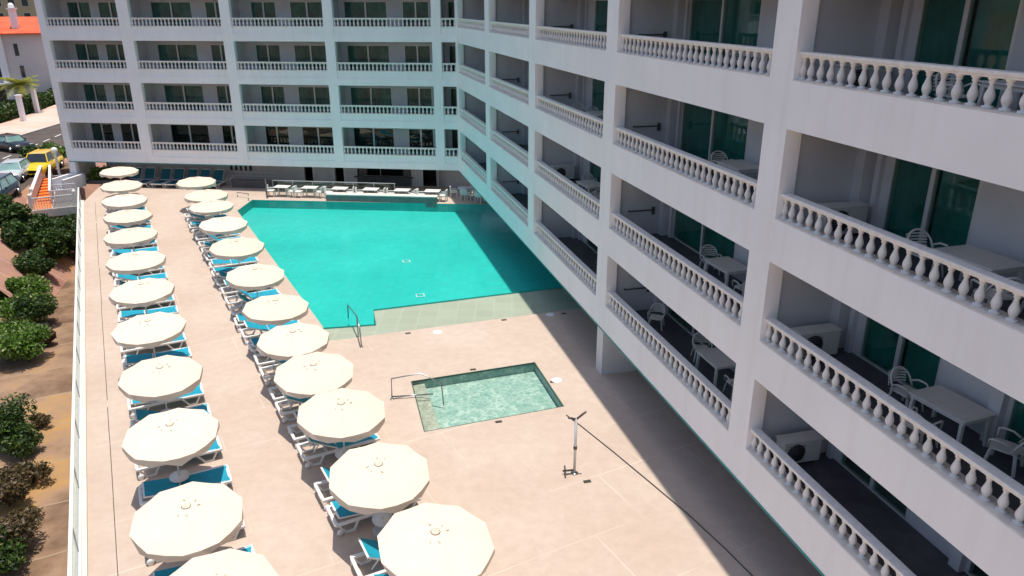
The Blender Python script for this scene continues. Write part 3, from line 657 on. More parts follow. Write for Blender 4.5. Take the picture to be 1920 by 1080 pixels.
# ------------------------------------------------------------------ sun loungers (head at -x)
def make_lounger(ang, fab=None):
    fab = fab or M_SLING
    t = thing('sun_lounger', '', 'sun lounger')
    W = .43; zs = .36; HX = -1.28; FX = 1.28; hx = -.15
    f = MB()
    for s in (-1, 1): f.box(HX, FX, s * W - .05, s * W + .045, zs - .06, zs + .02)
    for x in (HX + .035, FX - .035): f.box(x - .05, x + .045, -W + .05, W - .05, zs - .06, zs + .016)
    f.box(-.52, -.44, -W + .035, W - .035, zs - .06, zs - .02); f.box(hx - .03, hx + .03, -W + .035, W - .035, zs - .07, zs - .02)
    f.build('frame', M_RESIN, t, bevel=.015)
    for x0, x1, xm in ((-1.2, -.62, -.88), (.5, 1.12, .84)):
        for s in (-1, 1):
            m = MB(); y = s * (W + .005)
            m.bar((x0, y, zs - .05), (xm - .12, y, .03), .045, .06, (0, 1, 0)); m.bar((x1, y, zs - .05), (xm + .12, y, .03), .045, .06, (0, 1, 0)); m.bar((xm - .16, y, .03), (xm + .16, y, .03), .05, .055, (0, 1, 0))
            m.build('leg', M_RESIN, t)
    n = 10; m = MB(); vs = []
    for i in range(n + 1):
        x = hx + .03 + (FX - .08 - hx) * i / n; z = zs + .015 - .03 * math.sin(PI * i / n)
        vs += [(x, -W - .01, zs + .022), (x, -W * .5, z), (x, 0, z - .012), (x, W * .5, z), (x, W + .01, zs + .022)]
    m._add(vs, [(i * 5 + j, (i + 1) * 5 + j, (i + 1) * 5 + j + 1, i * 5 + j + 1) for i in range(n) for j in range(4)], True)
    m.build('seat', fab, t)
    a = rad(ang); Lb = 1.0; dx, dz = -math.cos(a), math.sin(a)
    b = MB()
    P = lambda l, y, o=0: (hx + dx * l + dz * o, y, zs + .03 + dz * l - dx * o)
    for s in (-1, 1): b.bar(P(0, s * (W - .06)), P(Lb, s * (W - .06)), .045, .045)
    b.bar(P(Lb, -W + .04), P(Lb, W - .04), .05, .045); b.bar(P(.02, -W + .04), P(.02, W - .04), .04, .04)
    bo = b.build('backrest', M_RESIN, t)
    m = MB(); vs = []
    for i in range(n + 1):
        l = .03 + (Lb - .05) * i / n; o = -.02 * math.sin(PI * i / n)
        vs += [P(l, -W + .045, .035), P(l, 0, .035 + o - .015), P(l, W - .045, .035)]
    m._add(vs, [(i * 3 + j, (i + 1) * 3 + j, (i + 1) * 3 + j + 1, i * 3 + j + 1) for i in range(n) for j in range(2)], True)
    m.build('sling', fab, bo)
    pr_ = MB()
    for s in (-1, 1): pr_.bar(P(.55, s * .2), (hx - .75 if ang > 5 else hx - .5, s * .2, zs - .03), .03, .03)
    pr_.build('prop', M_RESIN, t)
    for s in (-1, 1): MB(Matrix.Rotation(PI / 2, 4, 'X')).lathe([(.09, -.03), (.1, 0), (.09, .03)], 14, (-1.17, .1, -s * (W + .05))).build('wheel', M_RESIN, t)
    return t
ltypes = [make_lounger(a) for a in (44, 30, 22, 7)] + [make_lounger(58, mat('painted_shade_sling', (.0, .095, .13), .7, .12, 3, .3, 200))]  # wall-row fabric coloured darker to paint in the shade under the block
lused = [False] * 5
def put_lounger(v, p, r, label, group):
    if not lused[v]:
        lused[v] = True; o = ltypes[v]; o.location = p; o.rotation_euler = (0, 0, r); o['label'] = label; o['group'] = group
    else: o = dup(ltypes[v], p, r, label, group)
    o.scale = (1, 1.05, 1); return o
Ly = [11.6, 13.3, 15.2, 17.3, 19.2, 21.6, 23.56, 26.0, 27.8] + [29.7 + 1.78 * i for i in range(18)]
for i, y in enumerate(Ly):
    put_lounger(random.choice([3, 3, 2, 1, 3]), PC(.27 + random.uniform(-.04, .04), y), RC + random.uniform(-.03, .03), 'blue sun lounger, %s from the viewer in the left row beside the glass parapet' % NTH[i], 'sun loungers in the left row')
Ry = [12.4, 14.3, 15.6, 18.0, 19.3, 21.7, 23.0, 24.9, 26.1, 28.0] + [29.3 + 1.5 * i for i in range(18)]
for i, y in enumerate(Ry):
    put_lounger(random.choice([0, 2, 1, 1, 3]), PC(5.03 + random.uniform(-.05, .05), y), RC + random.uniform(-.03, .03), 'blue sling sun lounger, %s from the viewer in the right row nearer the pool' % NTH[i], 'sun loungers in the right row')
for i, x in enumerate([-27.75, -26.55, -25.15, -24.0, -22.8, -21.7, -20.55]):
    o = put_lounger(4, PB(x, .95), RB - PI / 2 + random.uniform(-.04, .04), 'shade-painted blue lounger against the grey wall under the rear block, %s from the left' % (['first'] + NTH[1:])[i], 'loungers against the grey wall')
# ------------------------------------------------------------------ resin chairs and tables on the balconies
def make_chair():
    t = thing('garden_chair', '', 'chair')
    m = MB(); n = 8; pts = []                    # seat
    m.prism([(-.24, -.22), (.24, -.25), (.25, .2), (.17, .27), (-.17, .27), (-.25, .2)], .40, .43).build('seat', M_RESIN2, t, bevel=.012)
    for sx in (-1, 1):
        for sy in (-1, 1):
            x, y = sx * .21, (.2 if sy > 0 else -.2)
            MB().bar((x, y, .41), (x + sx * .06, y + sy * .06, 0), .05, .035, (sx, sy, 0)).build('leg', M_RESIN2, t)
    b = MB()                                      # back: rim arc and curved slats (back is at -y)
    def arc(z, wx, rec=0): return [(wx * math.sin(a_), -.22 - .13 * math.cos(a_) - rec, z) for a_ in [(-.5 + i / 8) * PI * .85 for i in range(9)]]
    for i, z in enumerate((.50, .56, .62, .68, .74)): 
        w_ = .26
        ps = arc(z, w_, (z - .42) * .2)
        for p_, q_ in zip(ps, ps[1:]): b.bar(p_, q_, .014, .032)
    ps = []
    for i in range(13):
        a_ = PI * i / 12; x = -.285 * math.cos(a_); z = .44 + .40 * math.sin(a_) ** .6; y = -.12 - .13 * math.sin(a_) ** .8 - (z - .42) * .22
        ps.append((x, y, z))
    b.tube(ps, .021, 6)
    b.build('backrest', M_RESIN2, t)
    for s in (-1, 1):
        a2 = MB().tube([(s * .28, -.14, .56), (s * .30, 0, .625), (s * .30, .17, .63), (s * .285, .24, .60), (s * .27, .245, .42)], .022, 6)
        a2.build('armrest', M_RESIN2, t)
    return t
def make_table():
    t = thing('garden_table', '', 'table')
    MB().box(-.44, .44, -.66, .66, .70, .735).build('tabletop', M_RESIN2, t, bevel=.015)
    MB().box(-.40, .40, -.62, .62, .63, .70).build('apron', M_RESIN2, t)
    for sx in (-1, 1):
        for sy in (-1, 1): MB().bar((sx * .36, sy * .56, .70), (sx * .39, sy * .6, 0), .08, .06, (0, 1, 0)).build('leg', M_RESIN2, t)
    return t
ch0, tb0 = make_chair(), make_table(); cu = [False, False]
BAYN = {1: 'nearest bay', 2: 'second bay', 3: 'third bay'}
LVN = ['lowest', 'second lowest', 'third', 'top']
def put(proto, idx, x, u, k, rot, label, group):
    p = PA(x, u, FLS[k])
    if not cu[idx]: cu[idx] = True; o = proto; o.location = p; o.rotation_euler = (0, 0, RA + rot); o['label'] = label; o['group'] = group
    else: o = dup(proto, p, RA + rot, label, group)
    return o
# rot 0: chair faces +y (away); PI faces the viewer
tabs = [(1, 1, 11.8, 10.65, .12), (1, 2, 11.6, 10.6, .05), (1, 3, 11.5, 10.3, -.1), (2, 0, 11.75, 19.4, .02), (2, 1, 11.8, 19.5, .06), (2, 2, 11.75, 19.3, 0), (2, 3, 11.9, 18.9, .1), (3, 1, 11.5, 31.0, .1), (3, 3, 11.9, 30.9, 0), (3, 2, 11.7, 30.6, 0)]
for b_, k, x, u, r in tabs:
    put(tb0, 1, x, u, k, r, 'cream resin table on the %s balcony, %s of the right wing' % (LVN[k], BAYN[b_]), 'resin tables on the balconies')
chs = [(1, 1, 11.75, 11.75, PI + .15, 'turned to the viewer beyond the table'), (1, 1, 10.98, 10.5, -PI / 2 + .2, 'between table and balustrade'), (1, 1, 12.0, 9.45, .5, 'at the near end of the table'),
       (1, 2, 11.5, 11.75, PI, 'turned to the viewer beyond the table'), (1, 2, 12.05, 9.5, .35, 'at the near end of the table by the wall'), (1, 2, 11.0, 9.6, -.2, 'at the near end of the table by the rail'),
       (1, 3, 11.2, 11.5, PI, 'turned to the viewer beyond the table'), (1, 3, 12.0, 9.2, .2, 'at the near end of the table'),
       (2, 0, 11.55, 23.6, PI - .6, 'standing alone near the far partition'), (2, 0, 11.9, 20.75, PI - .3, 'beyond the table'), (2, 0, 11.75, 18.2, 0, 'at the near end of the table'),
       (2, 1, 11.9, 20.75, PI - .2, 'beyond the table'), (2, 1, 11.7, 18.25, .1, 'at the near end of the table'), (2, 2, 11.85, 20.5, PI, 'beyond the table'), (2, 3, 11.9, 20.3, PI, 'beyond the table'),
       (3, 1, 11.9, 32.3, PI, 'beyond the table'), (3, 1, 11.3, 29.7, 0, 'at the near end of the table'), (3, 2, 11.6, 33.0, PI, 'near the far partition'), (3, 2, 11.8, 31.7, PI, 'beyond the table'), (3, 3, 11.6, 33.0, PI, 'near the far partition'), (3, 3, 11.9, 31.8, PI, 'beyond the table')]
for b_, k, x, u, r, wh in chs:
    put(ch0, 0, x, u, k, r, 'cream armchair %s, %s balcony, %s' % (wh, LVN[k], BAYN[b_]), 'resin armchairs on the balconies')

# air conditioners
def make_ac():
    t = thing('air_conditioner', '', 'air conditioner')
    MB().box(-.55, .55, -.19, .19, .08, .72).build('casing', M_RESIN2, t, bevel=.015)
    MB().box(-.58, .58, -.22, .22, .722, .745).build('top_cover', M_RESIN2, t)
    MB(Matrix.Rotation(PI / 2, 4, 'X')).lathe([(.26, 0), (.26, .012)], 24, (-.18, .4, .188)).build('fan_grille', M_BLACKF, t)
    g = MB()
    for i in range(9): g.bar((-.18 - .24, -.205, .18 + i * .055), (-.18 + .24, -.205, .18 + i * .055), .01, .008)
    g.build('grille_bars', M_STEEL, t)
    for s in (-1, 1): MB().box(s * .4 - .04, s * .4 + .04, -.17, .17, 0, .08).build('foot', M_BLACKF, t)
    return t
ac0 = make_ac(); first = True
for b_, k, x, u in ((1, 0, 11.45, 14.55), (1, 1, 11.42, 14.5), (1, 2, 11.6, 14.5), (1, 3, 11.5, 14.5), (3, 1, 11.5, 35.0)):
    lb = 'white air conditioner by the partition, %s balcony, %s of the right wing' % (LVN[k], BAYN[b_])
    if first: ac0.location = PA(x, u, FLS[k]); ac0.rotation_euler = (0, 0, RA); ac0['label'] = lb; ac0['group'] = 'air conditioners on balcony floors'; first = False
    else: dup(ac0, PA(x, u, FLS[k]), RA, lb)

# ------------------------------------------------------------------ terrace under the rear block
lw = thing('terrace_wall', 'low grey planter wall with pale coping between pool and terrace tables', 'wall', PB(-5.75, -2.4))
lw.rotation_euler = (0, 0, RB + .02)
MB().box(-4.25, 4.25, -.2, .15, -.3, .44).build('wall', mat('grey_tiled_wall', (.19, .18, .17), .7, .15, 2.5), lw)
MB().box(-4.27, 4.27, -.22, .5, .442, .52).build('coping', M_SILL, lw)
def make_tchair():
    t = thing('terrace_chair', '', 'chair', group='white chairs at the terrace tables')
    MB().box(-.27, .27, -.27, .27, .40, .48).build('seat', M_RESIN, t, bevel=.02)
    MB().box(-.27, .27, -.30, -.22, .48, .88).build('backrest', M_RESIN, t, bevel=.02)
    for sx in (-1, 1):
        for sy in (-1, 1): MB().box(sx * .24 - .03, sx * .24 + .03, sy * .24 - .03, sy * .24 + .03, 0, .40).build('leg', M_RESIN, t)
        MB().box(sx * .29 - .03, sx * .29 + .03, -.25, .25, .60, .65).build('armrest', M_RESIN, t)
    return t
def make_ttable():
    t = thing('terrace_table', '', 'table', group='white tables on the terrace')
    MB().box(-.58, .58, -.42, .42, .72, .76).build('tabletop', M_RESIN, t, bevel=.01)
    for sx in (-1, 1): MB().box(sx * .3 - .04, sx * .3 + .04, -.04, .04, .03, .72).build('leg', M_ALU, t)
    for sx in (-1, 1): MB().box(sx * .3 - .03, sx * .3 + .03, -.34, .34, 0, .03).build('foot', M_ALU, t)
    return t
tc0, tt0 = make_tchair(), make_ttable(); tf = [1, 1]
def putt(pr_, i, x, y, r, lb, sc=1.0):
    if tf[i]: tf[i] = 0; o = pr_; o.location = PB(x, y); o.rotation_euler = (0, 0, RB + r); o['label'] = lb
    else: o = dup(pr_, PB(x, y), RB + r, lb)
    return o
for i, x in enumerate((-13.9, -11.65, -9.25, -6.8, -4.35, -2.0)):
    nm = ['leftmost', 'second', 'third', 'fourth', 'fifth', 'sixth'][i]
    putt(tt0, 1, x, -1.55, random.uniform(-.03, .03), 'white rectangular terrace table, %s from the left behind the pool' % nm)
    putt(tc0, 0, x - .85, -1.75, -PI / 2 + random.uniform(-.2, .2), 'white terrace chair on the left side of the %s table' % nm)
    putt(tc0, 0, x + .85, -1.7, PI / 2 + random.uniform(-.2, .2), 'white terrace chair on the right side of the %s table' % nm)
for i, (x, y, r) in enumerate(((.3, -.3, .2), (1.6, -.9, -.3))):
    putt(tt0, 1, x, y, r, 'shaded white table under the corner of the two wings, %s' % ('left one' if i == 0 else 'right one'))
    for j, (dx, dy, rr) in enumerate(((-.9, -.1, -PI / 2), (.0, -.75, 0), (.85, .1, PI / 2))):
        putt(tc0, 0, x + dx, y + dy, rr + r, 'shaded white chair %s of the %s table under the wing corner' % (('left', 'in front', 'right')[j], ('left', 'right')[i]))
# glass rail behind the tables
gr = thing('glass_railing', 'low glass railing with white top rail behind the terrace tables', 'railing', PB(-10, -.75), RB)
MB().box(-5.0, 4.9, -.03, .03, 1.0, 1.045).build('top_rail', M_ALU, gr)
MB().box(-5.0, 4.9, -.008, .008, .08, .98).build('glass_panel', M_RAILGLASS, gr)
for i in range(7): MB().box(-5 + i * 1.64 - .02, -5 + i * 1.64 + .02, -.03, .03, 0, 1.0).build('post', M_ALU, gr)
sg = thing('glass_screen', 'dark tinted side screen at the left end of the terrace', 'screen', PB(-15.4, -1.1), RB + .45)
MB().box(-.03, .03, -1.5, 1.0, .05, 1.0).build('panel', M_WOODDK, sg)
MB().box(-.05, .05, -1.52, 1.02, 1.0, 1.06).build('top_rail', M_BLACKF, sg)
dl = thing('planter_wall', 'dark grey low wall left of the terrace under the rear block', 'wall', PB(-17.3, .9), RB)
MB().box(-1.9, 1.9, -.15, .15, 0, .55).build('wall', mat('dark_grey_wall', (.10, .095, .095), .8, .15, 2), dl)
MB().box(-1.95, 1.95, -.2, .2, .552, .60).build('coping', mat('dark_coping', (.13, .12, .12), .7), dl)
def ring(mb, c, r, th, tilt=0, n=16):
    ps = [(c[0] + r * math.cos(2 * PI * i / n), c[1] + tilt * math.sin(2 * PI * i / n), c[2] + r * math.sin(2 * PI * i / n)) for i in range(n + 1)]
    mb.tube(ps, th, 5)
sc_ = thing('scroll_railing', 'low white scrollwork railing in front of the grey wall under the slot vents', 'railing', PB(-17.4, 1.7), RB)
m = MB(); m.tube([(-1.8, 0, 1.1), (1.6, 0, 1.1)], .02, 6); m.tube([(-1.8, 0, .75), (1.6, 0, .75)], .02, 6); m.build('rail', M_ALU, sc_)
m = MB()
for i in range(8): ring(m, (-1.6 + i * .43, 0, .925), .16, .016)
m.build('scrollwork', M_ALU, sc_)
# two round ornaments left of it
bi = thing('cart_wheels', 'pair of pale cart wheels leaning by the last lounger at the grey wall', 'wheel', PB(-19.7, 1.6), RB)
for dx in (0, .35):
    m = MB(); ring(m, (dx, 0, .45), .36, .022, .12); ring(m, (dx, 0, .45), .08, .02, .03)
    for i in range(8): m.bar((dx + .08 * math.cos(i * PI / 4), 0, .45 + .08 * math.sin(i * PI / 4)), (dx + .36 * math.cos(i * PI / 4), 0, .45 + .36 * math.sin(i * PI / 4)), .015, .015)
    m.build('wheel', M_ALU, bi)

# ------------------------------------------------------------------ glass parapet along the deck edge
gp = thing('glass_parapet', 'long glass parapet with white top rail along the left edge of the deck', 'parapet', PC(-2.6, 0), RC)
MB().box(-.045, .045, -12, 64.0, 1.08, 1.14).build('top_rail', M_RESIN, gp)
MB().box(-.07, .07, -12, 64.0, .102, .17).build('bottom_rail', M_RESIN, gp)
y = -12.0; 
while y < 63.9:
    y2 = min(y + 3.2, 64.0)
    MB().box(-.008, .008, y + .03, y2 - .03, .171, 1.08).build('glass_panel', M_RAILGLASS, gp)
    MB().box(-.025, .025, y2 - .02, y2 + .02, .171, 1.08).build('post', M_ALU, gp)
    y = y2

# ------------------------------------------------------------------ pool furniture
def rail(name, label, pts, r=.03, extra=None):
    c = sum((Vector(p) for p in pts), Vector()) / len(pts); c.z = 0
    t = thing(name, label, 'handrail', c)
    MB().tube([Vector(p) - c for p in pts], r, 10).build('rail', M_STEEL, t)
    if extra: MB().tube([Vector(p) - c for p in extra], r, 10).build('support', M_STEEL, t)
    for p in (pts[0], pts[-1]):
        if p[2] > -.1: MB().lathe([(.075, 0), (.07, .02), (.035, .03)], 14, Vector((p[0], p[1], 0)) - c).build('base_flange', M_STEEL, t)
    return t
W = lambda x, y, z: Vector((x, y, z))
rail('pool_handrail', 'steel handrail descending from the deck into the large pool', [W(-6.55, 29.6, 0), W(-6.6, 29.7, .9), W(-6.95, 30.9, .92), W(-7.9, 33.4, .45), W(-7.95, 33.5, -.3)], extra=[W(-6.95, 30.9, .9), W(-6.95, 30.9, -.1)])
def PAz(x, y, z): return PA(x, y, z)
rail('pool_handrail', 'bent steel handrail at the left end of the small pool', [PAz(1.75, 25.35, 0), PAz(1.78, 25.4, .85), PAz(2.9, 25.55, .86), PAz(3.6, 25.0, .62), PAz(3.65, 24.95, -.3)], r=.026, extra=[PAz(1.77, 25.38, .1), PAz(3.3, 25.2, .1)])
rail('pool_ladder', 'short dark ladder rail at the far left corner of the large pool', [W(-20.9, 53.3, 0), W(-20.9, 53.3, 1.3)], r=.045)
rail('pool_ladder', 'low curved grab rail on the deck behind the chamfered pool corner', [PB(-17.3, -2.2, 0), PB(-17.3, -2.2, .35), PB(-16.2, -2.6, .35), PB(-15.9, -3.3, .1)], r=.03)
# shower / floodlight post
sp0 = W(1.98, 20.23, 0)
t = thing('shower_post', 'slim pale metal post with forked head standing on the deck near the small pool', 'shower', sp0)
MB().tube([(0, 0, 0), (0, 0, 2.0)], .045, 12).build('post', M_ALU, t)
MB().lathe([(.12, 0), (.12, .02), (.06, .035)], 16).build('base_flange', M_STEEL, t)
m = MB(); m.tube([(0, 0, 1.96), (.17, .0, 2.12), (.3, 0, 2.24)], .035, 8); m.tube([(0, 0, 1.96), (-.15, -.05, 2.04), (-.26, -.05, 2.05)], .035, 8); m.build('head', M_BRONZE, t)
m = MB(); m.bar((0, 0, .12), (-.38, -.05, .12), .05, .04); m.bar((-.3, -.28, .12), (-.3, .2, .14), .05, .04); m.build('foot_tap', M_BRONZE, t)
m = MB(); m.cbox((0, 0, .95), (.11, .11, .09)); m.build('valve', M_BRONZE, t)
# lids and drains set in the deck
M_DRAIN = mat('drain_dark', (.04, .035, .03), .7)
for i, (q, lb) in enumerate((((820, 623), 'between the two pools'), ((1044, 713), 'right of the small pool'), ((1032, 590), 'at the edge of the shade near the large pool'))):
    p = px(*q); tag(MB().lathe([(.22, .001), (.22, .012), (.19, .016)], 24).build('skimmer_lid', M_RESIN, None, p), 'round white skimmer lid %s' % lb, 'lid', 'round white lids in the deck')
for i, (q, lb) in enumerate((((765, 625), 'in front of the shelf of the large pool'), ((945, 600), 'right of centre along the shelf of the large pool'), ((887, 693), 'behind the small pool'), ((1037, 716), 'at the right end of the small pool'), ((935, 791), 'in front of the small pool'), ((1101, 903), 'beside the foot of the shower post'), ((1057, 588), 'in the shade near the large pool'))):
    p = px(*q); tag(MB().box(-.12, .12, -.07, .07, .001, .012).build('drain_cover', M_DRAIN, None, p, RA), 'small dark square drain cover %s' % lb, 'drain', 'dark drain covers in the deck')
# hose lying from the small pool to the shade
pts = [px(1062, 779), px(1090, 800), px(1150, 848), px(1215, 902), px(1290, 965), px(1360, 1030), px(1415, 1085), px(1480, 1150)]
tag(MB().tube([p + Vector((0, 0, .02)) for p in pts], .018, 6).build('hose', M_BRONZE), 'thin dark hose lying straight across the deck into the shade', 'hose')

# ------------------------------------------------------------------ vegetation
def leaf_cloud(mb, c, rx, ry, rz, n, size, rd, lumps=7):
    ls = [(Vector((rd.uniform(-.6, .6) * rx, rd.uniform(-.6, .6) * ry, rd.uniform(-.2, .6) * rz)), rd.uniform(.35, .6)) for _ in range(lumps)] + [(Vector((0, 0, 0)), .7)]
    for _ in range(n):
        l, k = rd.choice(ls); v = Vector((rd.gauss(0, 1), rd.gauss(0, 1), rd.gauss(0, 1))).normalized() * (rd.random() ** .4)
        p = Vector(c) + l + Vector((v.x * rx * k, v.y * ry * k, v.z * rz * k))
        if p.z < c[2] - rz * .75: continue
        s = size * rd.uniform(.6, 1.4); a = Vector((rd.gauss(0, 1), rd.gauss(0, 1), rd.gauss(0, .7))).normalized(); b = a.cross(Vector((rd.gauss(0, 1), rd.gauss(0, 1), rd.gauss(0, 1)))).normalized()
        mb._add([p - a * s, p + b * s * .42, p + a * s, p - b * s * .42], [(0, 1, 2, 3)])
def shrub(x, y, z, rx, rz, m, label, n=1500, size=.11, frame_=PC, group=None, ry=None, seed=0):
    rd = random.Random(seed + int(x * 100) + int(y * 7)); t = thing('garden_shrub', label, 'shrub', frame_(x, y, z), RC, group)
    f_ = MB(); leaf_cloud(f_, (0, 0, rz * .85), rx, ry or rx, rz, n, size, rd); f_.build('foliage', m, t)
    s_ = MB()
    for i in range(5): s_.tube([(0, 0, 0), (rd.uniform(-.2, .2), rd.uniform(-.2, .2), rz * .5), (rd.uniform(-.6, .6) * rx, rd.uniform(-.6, .6) * rx, rz * 1.1)], .05, 5, .015)
    s_.build('stem', M_STEM, t); return t
G1 = 'dark shrubs below the orange stair'
from mathutils.bvhtree import BVHTree
tv = [Vector(v) for v in bk_.v]; tf_ = [tuple(f) for f in bk_.f]; n0 = len(tv); tv += [Vector(v) for v in ((-200, -50, -3), (0, -50, -3), (0, 200, -3), (-200, 200, -3))]; tf_.append((n0, n0 + 1, n0 + 2, n0 + 3))
bvh = BVHTree.FromPolygons(tv, tf_)
def terr(x, y):
    d = (MC @ Vector(((x - 960) / FPX, (y - 540) / FPX, 1))).normalized(); h = bvh.ray_cast(Vector((0, 0, CAMH)), d); return h[0]
for i, (x, y, rx, rz, lb) in enumerate(((26, 424, 1.4, 1.3, 'at the far left by the parked cars'), (60, 446, 1.5, 1.1, 'under the near left corner of the stair platform'), (94, 444, 1.5, 1.0, 'under the middle of the stair platform'), (132, 440, 1.4, 1.0, 'against the deck edge below the platform'),
        (42, 458, 1.2, 1.0, 'on the slope beside the pink path'), (80, 466, 1.4, 1.1, 'in front of the platform prop'), (118, 464, 1.5, 1.1, 'behind the prop foot by the deck edge'), (102, 478, 1.3, 1.0, 'nearest in the dark clump'), (138, 474, 1.2, 1.1, 'touching the glass parapet'))):
    shrub(*terr(x, y + 10), rx, rz, M_LEAF, 'dense dark green shrub %s' % lb, 3400, .13, group=G1, frame_=lambda x, y, z: Vector((x, y, z)))
GA = lambda x, y, z: Vector((x, y, z))
for i, (x, y, rx, rz, m, lb) in enumerate(((55, 505, 1.0, .8, M_LEAF, 'small dark shrub at the far end of the garden chain'), (82, 508, .7, .6, M_LEAF, 'low dark shrub at the right of the far end of the garden chain'), (20, 560, 1.2, .9, M_LEAF2, 'flowering shrub at the left frame edge of the garden chain'), (62, 556, 1.15, .95, M_LEAF2, 'white flowering shrub in the middle of the garden chain'),
        (35, 595, 1.15, 1.0, M_LEAF2, 'yellow flecked shrub left of the dark rounded one'), (72, 603, .95, 1.0, M_LEAF, 'dark rounded shrub on the right of the garden chain'), (15, 668, 1.3, 1.0, M_LEAF2, 'bright green shrub cut by the left frame edge'), (55, 670, 1.15, 1.0, M_LEAF2, 'bright green shrub at the near end of the garden chain'), (86, 640, .5, .5, M_LEAF3, 'small brown tuft beside the near end of the garden chain'))):
    shrub(*terr(x, y + 8), rx * 1.15, rz, m, lb, 4200, .095, group='shrubs in the garden chain', frame_=GA)
for i, (x, y, rx, rz, m, lb, n_, sz) in enumerate(((10, 835, 1.25, 1.2, M_LEAF, 'large round dark green bush alone at the left edge', 5200, .08), (42, 850, .9, .8, M_LEAF, 'dark bush at the right of the large round one', 3000, .08), (62, 905, .9, .55, M_LEAF3, 'dry brown shrub spilling below the round bush', 1500, .085),
        (20, 950, 1.0, .7, M_LEAF3, 'brown flowering shrub at the lower left edge', 2400, .085), (30, 1035, 1.1, .8, M_LEAF3, 'sparse dry shrub in the bottom left corner', 2400, .085), (5, 1075, .9, .8, M_LEAF, 'dark bush cut by the bottom left corner', 2600, .085), (75, 800, .55, .3, M_LEAF3, 'low brown ground tuft right of the round bush', 700, .08), (58, 985, .6, .4, M_LEAF3, 'little dry tuft on the brown paving', 700, .08))):
    shrub(*terr(x, y), rx, rz, m, lb, n_, sz, frame_=GA)
# rocks
for i, (x, y, r) in enumerate(((-6.6, 46.0, .45), (-7.0, 45.6, .35), (-6.2, 46.2, .3), (-5.0, 46.6, .3), (-5.3, 60.5, .6), (-5.1, 55.6, .25))):
    m = MB(); rd = random.Random(i); m.lathe([(.0, 0), (r, .05), (r * .9, r * .45), (r * .5, r * .7), (.0, r * .75)], 9, cap=False)
    m.v = [(a + rd.uniform(-.08, .08) * r * 3, b + rd.uniform(-.08, .08) * r * 3, c) for a, b, c in m.v]
    tag(m.build('garden_rock', M_ROCK, None, PC(x, y, -2.99)), 'pale garden rock, number %s counted away from the viewer' % ['three', 'one', 'four', 'five', 'seven', 'six'][i] if False else ['pale rock under the bright green shrub', 'flat pale rock at the left edge of the shrub chain', 'small pale rock between two shrubs', 'pale rock at the right foot of the dark rounded shrub', 'long grey rock beside the deck edge shrubs', 'tiny pale rock on the brown paving'][i], 'rock', 'rocks among the garden shrubs')
# greenery behind the left corner pillar
for i, (x, y) in enumerate(((-31.0, 1.0), (-29.9, 1.3))):
    shrub(x, y, .15, .75, .65, M_LEAF2, ['leafy green plant in the corner under the rear block, left one', 'leafy green plant in the corner under the rear block, right one'][i], 1400, .12, frame_=PB)
t = thing('corner_planter', 'dark raised planter box under the left end of the rear block', 'planter', PB(-30.3, 1.2), RB)
MB().box(-1.6, 1.5, -.7, .7, 0, .30).build('box', M_WOODDK, t, bevel=.02); MB().box(-1.5, 1.4, -.6, .6, .301, .32).build('soil', M_EARTH, t)
# strip of hedge beyond the street
hd = []
for i, (a, b) in enumerate((((-58.5, 84), (-59.8, 92.5)), ((-60.2, 93.5), (-61.6, 101)), ((-62, 101.5), (-63.6, 111)))):
    rd = random.Random(50 + i); A_, B_ = Vector((*a, ST)), Vector((*b, ST)); t = thing('street_hedge', ['clipped dark hedge at the left behind the far pavement', 'clipped dark hedge between the two white columns', 'clipped hedge at the far end beside the hotel edge'][i], 'hedge', (A_ + B_) / 2, 0, 'hedges behind the far pavement')
    f_ = MB()
    for _ in range(5000):
        u_ = rd.random(); p = A_.lerp(B_, u_) - (A_ + B_) / 2 + Vector((rd.uniform(-2.2, .2), 0, rd.random() ** .7 * (1.6 + .3 * math.sin(u_ * 9)))); s = .2 * rd.uniform(.6, 1.3)
        d1_ = Vector((rd.gauss(0, 1), rd.gauss(0, 1), rd.gauss(0, 1))).normalized(); d2_ = d1_.cross(Vector((rd.gauss(0, 1), rd.gauss(0, 1), rd.gauss(0, 1)))).normalized()
        f_._add([p - d1_ * s, p + d2_ * s * .5, p + d1_ * s, p - d2_ * s * .5], [(0, 1, 2, 3)])
    f_.build('foliage', M_LEAF, t)
# street palm
def palm(p, h, label):
    t = thing('palm_tree', label, 'palm tree', p); rd = random.Random(3)
    MB().tube([(0, 0, 0), (.1, 0, h * .5), (-.05, .1, h)], .24, 10, .16).build('trunk', M_BARK, t)
    f_ = MB()
    for k in range(24):
        an = 2 * PI * k / 24 + rd.uniform(-.15, .15); el = rd.uniform(-.1, .9); L_ = rd.uniform(2.4, 3.3); pts = []
        for i in range(9):
            s = i / 8; r = L_ * s * math.cos(el * (1 - s * .3)); z = h + L_ * s * math.sin(el) - 1.5 * s * s * (1.1 - el * .3); pts.append(Vector((r * math.cos(an), r * math.sin(an), z)))
        sd_ = Vector((-math.sin(an), math.cos(an), 0))
        for i in range(8):
            for q in range(3):
                p0 = pts[i].lerp(pts[i + 1], q / 3); d = (pts[i + 1] - pts[i]).normalized()
                for sg in (-1, 1):
                    ln = .75 * math.sin(PI * min(1, (i + q / 3) / 8 * .8 + .18)); tip = p0 + sd_ * sg * ln + d * ln * .55 - Vector((0, 0, ln * .45))
                    f_._add([p0, p0 + d * .1, tip], [(0, 1, 2)])
    f_.build('crown', M_LEAFP, t); return t
palm((-61.5, 96.5, ST), 3.6, 'yellow green palm tree in front of the white house across the street')

